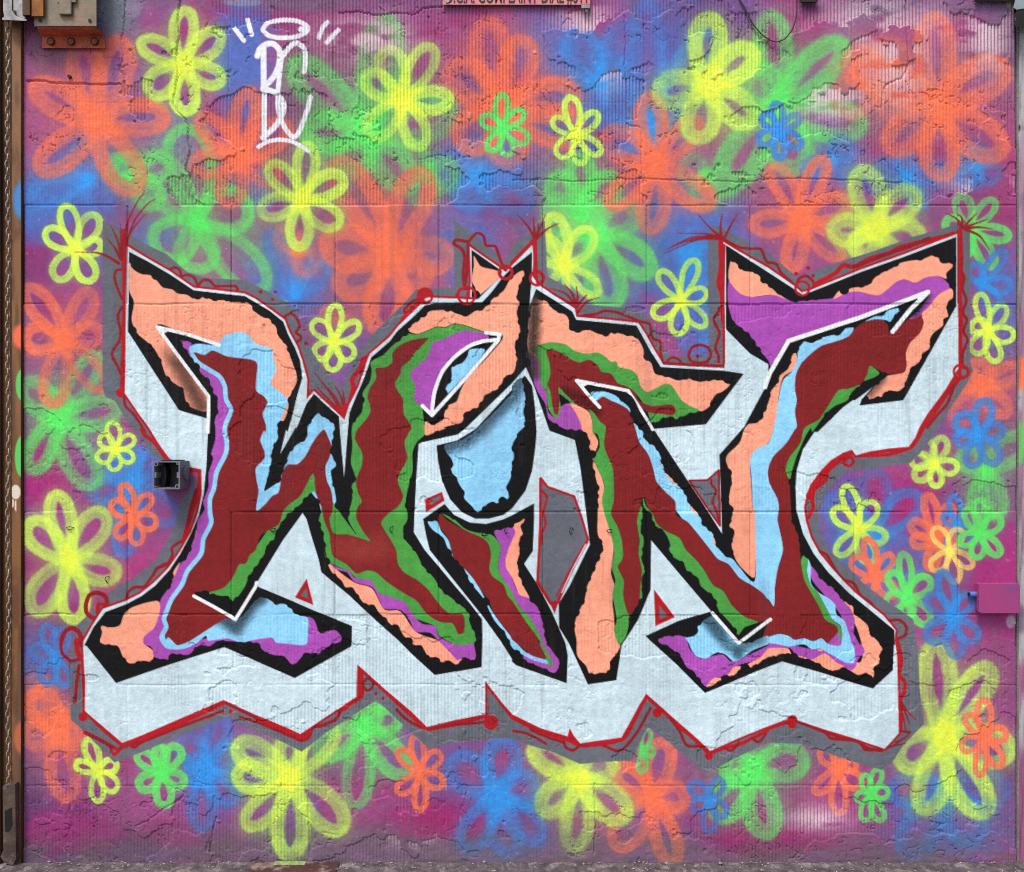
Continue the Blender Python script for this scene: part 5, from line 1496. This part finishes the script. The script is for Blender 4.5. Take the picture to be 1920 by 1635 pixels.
hood = tag(empty('chain_hood', (X(26), -.03, Z(20))), 'small grey sheet metal hood over the top of the chain', 'bracket')
at_depth(MB().prism([(X(6), Z(19)), (X(22), Z(19)), (X(30), Z(30)), (X(50), Z(36)), (X(50), Z(39)), (X(4), Z(37)), (X(4), Z(34)), (X(8), Z(31))], -.05, -.02)).build('lip', M_GALV, hood)
at_depth(MB().prism([(X(6), Z(-30)), (X(22), Z(-30)), (X(22), Z(19)), (X(6), Z(19))], -.046, -.024)).build('cover', M_GALV, hood)
at_depth(MB().prism([(X(22.3), Z(-30)), (X(36), Z(-30)), (X(44), Z(10)), (X(48), Z(35)), (X(30), Z(29.5)), (X(22.3), Z(18))], -.042, -.018)).build('side_plate', M_GALV, hood)
at_depth(MB().box(X(8), X(29), -.045, -.03, Z(33), Z(19.5))).build('mouth', M_BLACK, hood)

rb = tag(empty('rust_box', (X(60), -.03, Z(0))), 'rusty orange-brown metal box beside the grey bracket', 'box')
at_depth(MB().box(X(42), X(57), -.075, .002, Z(29), Z(-70), .002)).build('side', M_RUST, rb)
at_depth(MB().box(X(58), X(82), -.07, .002, Z(31), Z(-70), .002)).build('face', mat('orange_rust', (150, 92, 30), (118, 66, 22), 22, .7, .2, .0005, 120), rb)

br = tag(empty('shutter_bracket', (X(130), -.02, Z(50))), 'weathered grey steel bracket on an orange bolted angle, top left', 'bracket')
at_depth(MB().box(X(64), X(182), -.058, -.03, Z(50), Z(-80), .0025)).build('plate', M_PLATE, br)
at_depth(MB().box(X(110), X(135), -.068, -.0585, Z(28), Z(-80), .004)).build('rib', M_PLATE, br)
at_depth(MB().prism([(X(108), Z(4)), (X(142), Z(4)), (X(136), Z(-80)), (X(112), Z(-80))], -.066, -.0588)).build('gusset', M_PLATE, br)
for u_ in (75, 168):
    at_depth(MB().cyl((X(u_), -.0605, Z(38)), (X(u_), -.057, Z(38)), .0048, 12)).build('screw', M_DARK, br)
# the angle: a sloping shelf under the plate and a flange on the wall
ang = MB()
ang.add([(X(70), -.056, Z(51)), (X(181), -.056, Z(51)), (X(193), -.012, Z(66)), (X(78), -.012, Z(66)),
         (X(70), -.052, Z(53.5)), (X(181), -.052, Z(53.5)), (X(193), -.008, Z(69)), (X(78), -.008, Z(69))],
        [(0, 1, 2, 3), (4, 7, 6, 5), (0, 4, 5, 1), (1, 5, 6, 2), (3, 2, 6, 7), (0, 3, 7, 4)])
at_depth(ang).build('shelf', M_ANGLE, br)
at_depth(MB().prism([(X(79), Z(65.5)), (X(190), Z(65.5)), (X(195), Z(68)), (X(197.5), Z(74)), (X(197.5), Z(90)), (X(79), Z(90))], -.0125, -.003)).build('flange', M_ANGLE, br)
M_BOLT = mat('rusty_bolt', (150, 74, 50), (96, 54, 40), 60, .7)
M_BOLT2 = mat('dark_washer', (104, 50, 34), (84, 44, 32), 60, .7)
for u_ in (95, 133, 177):
    b_ = at_depth(MB().cyl((X(u_), -.0215, Z(77.5)), (X(u_), -.0128, Z(77.5)), .0085, 6)).build('bolt', M_BOLT, br)
    at_depth(MB().cyl((X(u_), -.0145, Z(77.5)), (X(u_), -.0124, Z(77.5)), .0128, 14)).build('washer', M_BOLT2, b_).location = (0, 0, 0)
# plate screws into the wall by the bracket
sc = tag(empty('wall_screw', (X(132), -.004, Z(145))), 'dark screw head below the orange angle', 'screw')
MB().cyl((X(132), -.009, Z(145)), (X(132), -.001, Z(145)), .0052, 12).build('head', M_DARK, sc)

# sign
sg = tag(empty('complaint_sign', (X(968), -.01, Z(9.5))), 'pink-sprayed complaint number sign cut off by the top of the frame', 'sign')
at_depth(MB().box(X(830), X(1107), -.010, -.004, Z(9.3), Z(-62), .0012)).build('board', M_SIGN, sg)


def text(body, size, u, v, y, m, parent, sx=1.0, bold=0.0):
    cu = bpy.data.curves.new('lettering', 'FONT')
    cu.body = body
    cu.size = size
    cu.extrude = .0003
    cu.offset = bold
    t_ = bpy.data.objects.new('lettering', cu)
    COLN.objects.link(t_)
    dg = bpy.context.evaluated_depsgraph_get()
    me = bpy.data.meshes.new_from_object(t_.evaluated_get(dg))
    bpy.data.objects.remove(t_)
    me.materials.clear()
    co = np.empty(len(me.vertices) * 3, np.float32)
    me.vertices.foreach_get('co', co)
    co = co.reshape(-1, 3)
    w = co[:, 0].max() - co[:, 0].min()
    out = np.empty_like(co)
    out[:, 0] = X(u) + (co[:, 0] - co[:, 0].min()) * sx / w
    out[:, 1] = y - co[:, 2]
    out[:, 2] = Z(v) + co[:, 1]
    kk = (DIST + y) / DIST
    out[:, 0] *= kk
    out[:, 2] = CAMZ + (out[:, 2] - CAMZ) * kk
    me.vertices.foreach_set('co', out.ravel())
    me.update()
    return obj('lettering', me, m, parent)


text('D.C.A. COMPLAINT DIAL #311', .058, 836, 5.2, -.0106, M_INK, sg, (1101 - 836) / PX, .0009)
at_depth(MB().cyl((X(838.5), -.0135, Z(1.5)), (X(838.5), -.0098, Z(1.5)), .0055, 14)).build('screw', M_GALV, sg)
at_depth(MB().box(X(1090), X(1107), -.018, -.0042, Z(16), Z(9.6), .002)).build('clip', M_GALV, sg)
at_depth(MB().cyl((X(1100), -.014, Z(20)), (X(1100), -.002, Z(18)), .005, 10)).build('clip_screw', M_GALV, sg)

# cable
cab = []
for q in crom(XY('1384,-40 1386,-5 1398,18 1410,42 1428,64 1446,76 1458,78 1472,72 1486,54 1493,30 1494,5 1496,-40'), 6, False):
    cab.append((X(q[0]), -.012 - .006 * math.sin(q[0] * .03), Z(q[1])))
tag(at_depth(MB().tube(cab, .0021, 8)).build('hanging_cable', M_WIRE, None, True), 'thin dark cable looping down from the top edge', 'cable')

# open junction box
F = (DIST - .069) / DIST
jx0, jx1 = X(288) * F, X(337.5) * F
jz0, jz1 = CAMZ + (Z(917) - CAMZ) * F, CAMZ + (Z(865) - CAMZ) * F
jb = tag(empty('junction_box', ((jx0 + jx1) / 2, 0, jz0)), 'open grey plastic junction box without its lid', 'junction box')
t_ = .0042
for nm, a in (('side', (jx0, jx0 + t_, -.069, .004, jz0, jz1)), ('side', (jx1 - t_, jx1, -.069, .004, jz0, jz1)),
              ('side', (jx0 + t_, jx1 - t_, -.0688, .004, jz1 - t_, jz1)), ('side', (jx0 + t_, jx1 - t_, -.0688, .004, jz0, jz0 + t_))):
    MB().box(*a).build(nm, M_PVC, jb)
MB().box(jx0 + t_, jx1 - t_, -.006, .003, jz0 + t_, jz1 - t_).build('back', M_INNER, jb)
rim = MB()
r_ = .0026
for a in ((jx0 - .0004, jx0 + r_), (jx1 - r_, jx1 + .0004)):
    rim.box(a[0], a[1], -.0712, -.0692, jz0, jz1)
for a in ((jz0 - .0004, jz0 + r_), (jz1 - r_, jz1 + .0004)):
    rim.box(jx0 + r_, jx1 - r_, -.0711, -.0692, a[0], a[1])
rim.build('rim', M_RIM, jb)
for sx, sz, main in ((jx0 + .0075, jz1 - .0075, 1), (jx1 - .0075, jz0 + .0075, 1), (jx1 - .006, jz1 - .006, 0), (jx0 + .005, jz0 + .005, 0)):
    p_ = MB().cyl((sx, -.0709, sz), (sx, -.008, sz), .0062 if main else .004, 14).build('screw_post', M_RIM, jb)
    MB().cyl((sx, -.0716, sz), (sx, -.070, sz), .0036 if main else .0015, 12).build('screw_hole', M_BLACK, p_).location = (0, 0, 0)
for sx in (jx0 + .0055, jx1 - .0055):
    MB().box(sx - .003, sx + .003, -.0706, -.012, (jz0 + jz1) / 2 - .008, (jz0 + jz1) / 2 + .008).build('rib', M_RIM, jb)
bm_ = MB()
n_ = 20
arc = [(jx0 + .020 + .018 * (1 - math.cos(k / n_ * math.pi)) * .25, jz0 + t_ + (jz1 - jz0 - 2 * t_) * k / n_) for k in range(n_ + 1)]
arc = [(jx0 + t_, jz0 + t_)] + [(jx0 + .018 + .006 * math.sin(k / n_ * math.pi), jz0 + t_ + (jz1 - jz0 - 2 * t_) * k / n_) for k in range(n_ + 1)] + [(jx0 + t_, jz1 - t_)]
bm_.prism(arc, -.040, -.0062).build('cable_block', M_BLACK, jb)
MB().cyl((jx1 - .024, -.0075, jz0 + .036), (jx1 - .024, -.0058, jz0 + .036), .0022, 10).build('fixing_hole', M_BLACK, jb)
MB().cyl((jx1 - .0005, -.030, (jz0 + jz1) / 2 + .004), (jx1 + .006, -.030, (jz0 + jz1) / 2 + .004), .020, 22).build('gland', M_PVC, jb)
MB().box(jx0 + .012, jx1 - .012, -.045, -.005, jz1 + .0001, jz1 + .003).build('top_boss', M_BLACK, jb)

# magenta box on the right
F2 = (DIST - .034) / DIST
px0, px1 = X(1836) * F2, X(1913) * F2
pz0, pz1 = CAMZ + (Z(1150) - CAMZ) * F2, CAMZ + (Z(1094) - CAMZ) * F2
pb = tag(empty('utility_box', ((px0 + px1) / 2, 0, pz0)), 'small magenta-painted metal box at the right edge', 'utility box')
MB().box(px0 + .006, px1 - .002, -.020, .004, pz0 + .004, pz1 - .003, .002).build('back_case', M_PINK, pb)
cv = MB()
cc = .007
cv.prism([(px0, pz0 + cc * .5), (px0 + cc, pz0), (px1 - cc * .3, pz0), (px1, pz0 + cc * .3), (px1, pz1 - cc), (px1 - cc, pz1), (px0 + cc * .2, pz1), (px0, pz1 - cc * .2)], -.034, -.0205)
co_ = cv.build('cover', M_PINK, pb)
bv = co_.modifiers.new('edge', 'BEVEL'); bv.width = .003; bv.segments = 3; bv.limit_method = 'ANGLE'
kn = MB().cyl((px0 - .016, -.012, (pz0 + pz1) / 2 + .008), (px0 + .008, -.012, (pz0 + pz1) / 2 + .008), .0075, 14).build('conduit_knob', mat('blue_sprayed_knob', (66, 116, 196), (92, 104, 170), 40, .5), pb)
MB().cyl((px0 - .019, -.012, (pz0 + pz1) / 2 + .008), (px0 - .0155, -.012, (pz0 + pz1) / 2 + .008), .0056, 6).build('nut', M_DARK, kn).location = (0, 0, 0)


# ------------------------------------------------------------------ pier on the right, arm at its top
def pier_paint(us, vs):
    c = np.ones(us.shape + (3,)) * np.array((172, 168, 172)) / 255
    n = rnd(us, vs, 14, 90, 15)[..., None]; n2 = rnd(us, vs, 6, 14, 16)[..., None]
    c += (sstep(.3, .7, n) * sstep(180, 420, vs)[..., None] * .75) * (np.array((150, 92, 128)) / 255 - c)
    c += sstep(.6, .95, n2) * .4 * (np.array((110, 104, 108)) / 255 - c)
    dab(c, us, vs, 1908, 700, 26, 36, (246, 116, 76), .9); dab(c, us, vs, 1908, 830, 20, 46, (104, 196, 96), .9); dab(c, us, vs, 1908, 240, 5, 8, (40, 34, 38), .9)
    dab(c, us, vs, 1912, 1160, 16, 30, (90, 70, 90), .5)
    c += sstep(980, 1120, vs)[..., None] * sstep(.35, .6, n) * .5 * (np.array((150, 66, 112)) / 255 - c)
    return c


pier = tag(empty('concrete_pier', (X(1960), 0, 0)), 'pale concrete pier with pink overspray at the right edge', 'pier', kind='thing')
strip('painted_face', 1909, 1990, -80, 1622, -.004, 2.0, pier_paint, pier, M_WALL, lambda a, b: .0012 * np.sin(a * .7) * np.cos(b * .05) + .0015 * np.sin(b * .013 + a * .3))
MB().box(X(1990.2), X(2700), -.004, .3, Z(1622), Z(-330)).build('plain_face', M_GREYCON, pier)
MB().box(X(1908.6), X(1990.1), .001, .3, Z(1622), Z(-330)).build('body', M_GREYCON, pier)
arm = tag(empty('steel_bracket', (X(1912), -.04, Z(40))), 'dark steel arm jutting in at the top right corner', 'bracket')
at_depth(MB().prism([(X(1901), Z(32)), (X(1904), Z(24)), (X(1912), Z(19)), (X(1960), Z(10)), (X(1960), Z(38)), (X(1912), Z(49)), (X(1905), Z(53)), (X(1900), Z(40))], -.05, -.006)).build('bar', M_DARK, arm)
at_depth(MB().cyl((X(1904), -.053, Z(34)), (X(1899), -.030, Z(62)), .0018, 8)).build('wire_tail', M_GALV, arm)
sh = tag(empty('pale_sheet', (X(1925), -.02, Z(10))), 'pale blue metal sheet corner above the steel arm', 'sheet')
at_depth(MB().prism([(X(1903), Z(-60)), (X(1903), Z(2)), (X(1900), Z(14)), (X(1906), Z(18)), (X(1970), Z(8)), (X(1970), Z(-60))], -.03, -.008)).build('face', M_SHEET, sh)
at_depth(MB().box(X(1903.5), X(1970), -.0299, -.008, Z(-60.5), Z(-64))).build('fold', M_SHEET, sh)
ln = tag(empty('steel_lintel', (X(1870), -.01, Z(0))), 'dark steel edge along the top right of the wall', 'lintel', kind='thing')
at_depth(MB().box(X(1828), X(1902.5), -.016, -.005, Z(1.6), Z(-24), .001)).build('angle', M_DARK, ln)
at_depth(MB().box(X(1500), X(1532), -.02, -.004, Z(6), Z(-30), .004)).build('packing', M_DARK, ln)

# ------------------------------------------------------------------ pavement, rubble, base stones
GN_ = 60
pv = bpy.data.meshes.new('pavement')
pv.from_pydata([(-60, -80, -.008), (60, -80, -.008), (60, .3, -.008), (-60, .3, -.008)], [], [(0, 1, 2, 3)])
tag(obj('pavement', pv, M_PAVE), kind='structure')


def rough_strip(name, u0, u1, y0, y1, z0, amp, m, seed, st=.006, kind=None, parent=None):
    """an uneven concrete strip at the foot of the wall"""
    nx, ny = int((X(u1) - X(u0)) / st) + 1, max(int((y1 - y0) / st) + 1, 3)
    r = np.random.default_rng(seed)
    hh = np.zeros((ny, nx))
    for s, a in ((9, .5), (4, .3), (2, .25), (1, .25)):
        la = r.random((ny // s + 3, nx // s + 3))
        yy, xx = np.arange(ny) / s, np.arange(nx) / s
        i, j = xx.astype(int), yy.astype(int)
        f, g = (xx - i)[None, :], (yy - j)[:, None]
        hh += a * ((la[j][:, i] * (1 - f) + la[j][:, i + 1] * f) * (1 - g) + (la[j + 1][:, i] * (1 - f) + la[j + 1][:, i + 1] * f) * g)
    xs = np.linspace(X(u0), X(u1), nx); ys = np.linspace(y0, y1, ny)
    fall = sstep(0, .35, (ys - y0) / (y1 - y0))[:, None]
    z = z0 * fall + amp * (hh - .6) * fall - .03 * sstep(-.011, -.004, ys)[:, None] * sstep(.35, .75, hh)
    P = np.stack([xs[None, :] + 0 * z, ys[:, None] + 0 * z, z], -1).reshape(-1, 3)
    a = (np.arange(ny - 1)[:, None] * nx + np.arange(nx - 1)[None, :]).ravel()
    q = np.stack([a, a + 1, a + nx + 1, a + nx], 1)
    me = bpy.data.meshes.new(name)
    me.from_pydata(P.tolist(), [], q.tolist())
    return tag(obj(name, me, m, parent), kind=kind)


rough_strip('pavement_edge', 20, 2100, -.19, .004, -.003, .006, M_MORTAR, 3, .004, 'structure')
sl = tag(empty('base_slab', (X(560), -.05, 0)), 'red-brown stone slab at the foot of the wall under the yellow-green flower', 'slab')
o_ = MB().box(X(478), X(640), -.14, -.012, -.02, .002, .003).build('stone', M_SLAB, sl)
MB().prism([(X(518), .0021), (X(576), .0021), (X(570), .0029), (X(526), .0029)], -.034, -.0125).build('paint_splash', mat('lime_splash', (140, 164, 92), (108, 116, 84), 60, .7), sl)
bs = tag(empty('base_post', (X(28), -.02, 0)), 'chipped grey stone stub at the foot of the shutter frame', 'stone')
MB().prism([(X(17), Z(1466)), (X(40), Z(1462)), (X(41.5), Z(1600)), (X(36), Z(1612)), (X(20), Z(1608)), (X(13), Z(1596)), (X(18), Z(1584))], -.03, -.0135).build('stub', mat('grimy_stone', (86, 70, 60), (58, 46, 42), 22, .9, 0, .002, 90, c3=(112, 98, 106), s3=14), bs)
MB().prism([(X(21), Z(1512)), (X(34), Z(1505)), (X(35), Z(1535)), (X(30), Z(1548)), (X(22), Z(1550))], -.0312, -.0298).build('hollow', M_DARK, bs)
deb = MB()
rd_ = random.Random(21)
for k in range(420):
    u, y = rd_.uniform(30, 1915), -rd_.random() ** 1.6 * .12 - .006
    s = rd_.uniform(.0012, .005) * (1.6 if rd_.random() < .06 else 1)
    zc = -.004 + s * .5
    v = [(X(u) + s * rd_.uniform(.6, 1.3) * a, y + s * rd_.uniform(.6, 1.3) * b, zc + s * .7 * c * rd_.uniform(.6, 1.2)) for a, b, c in ((1, 0, 0), (-1, 0, 0), (0, 1, 0), (0, -1, 0), (0, 0, 1), (0, 0, -1))]
    deb.add(v, [(0, 2, 4), (2, 1, 4), (1, 3, 4), (3, 0, 4), (2, 0, 5), (1, 2, 5), (3, 1, 5), (0, 3, 5)])
tag(deb.build('street_grit', M_DEB), 'loose grit and small stones along the foot of the wall', 'grit', kind='stuff')
chips = MB()
for k in range(46):
    u, y = rd_.uniform(40, 1900), -rd_.random() * .09 - .008
    s = rd_.uniform(.0015, .0038)
    v = [(X(u) + s * a * rd_.uniform(.5, 1.5), y + s * b, (-.003 + s * c)) for a, b, c in ((1, 0, .2), (-1, .3, 0), (.2, 1, .6), (0, -.8, 1.0))]
    chips.add(v, [(0, 1, 2), (0, 2, 3), (1, 3, 2), (0, 3, 1)])
tag(chips.build('paint_chips', M_WHITE), 'scattered pale paint chips on the pavement', 'chips', kind='stuff')
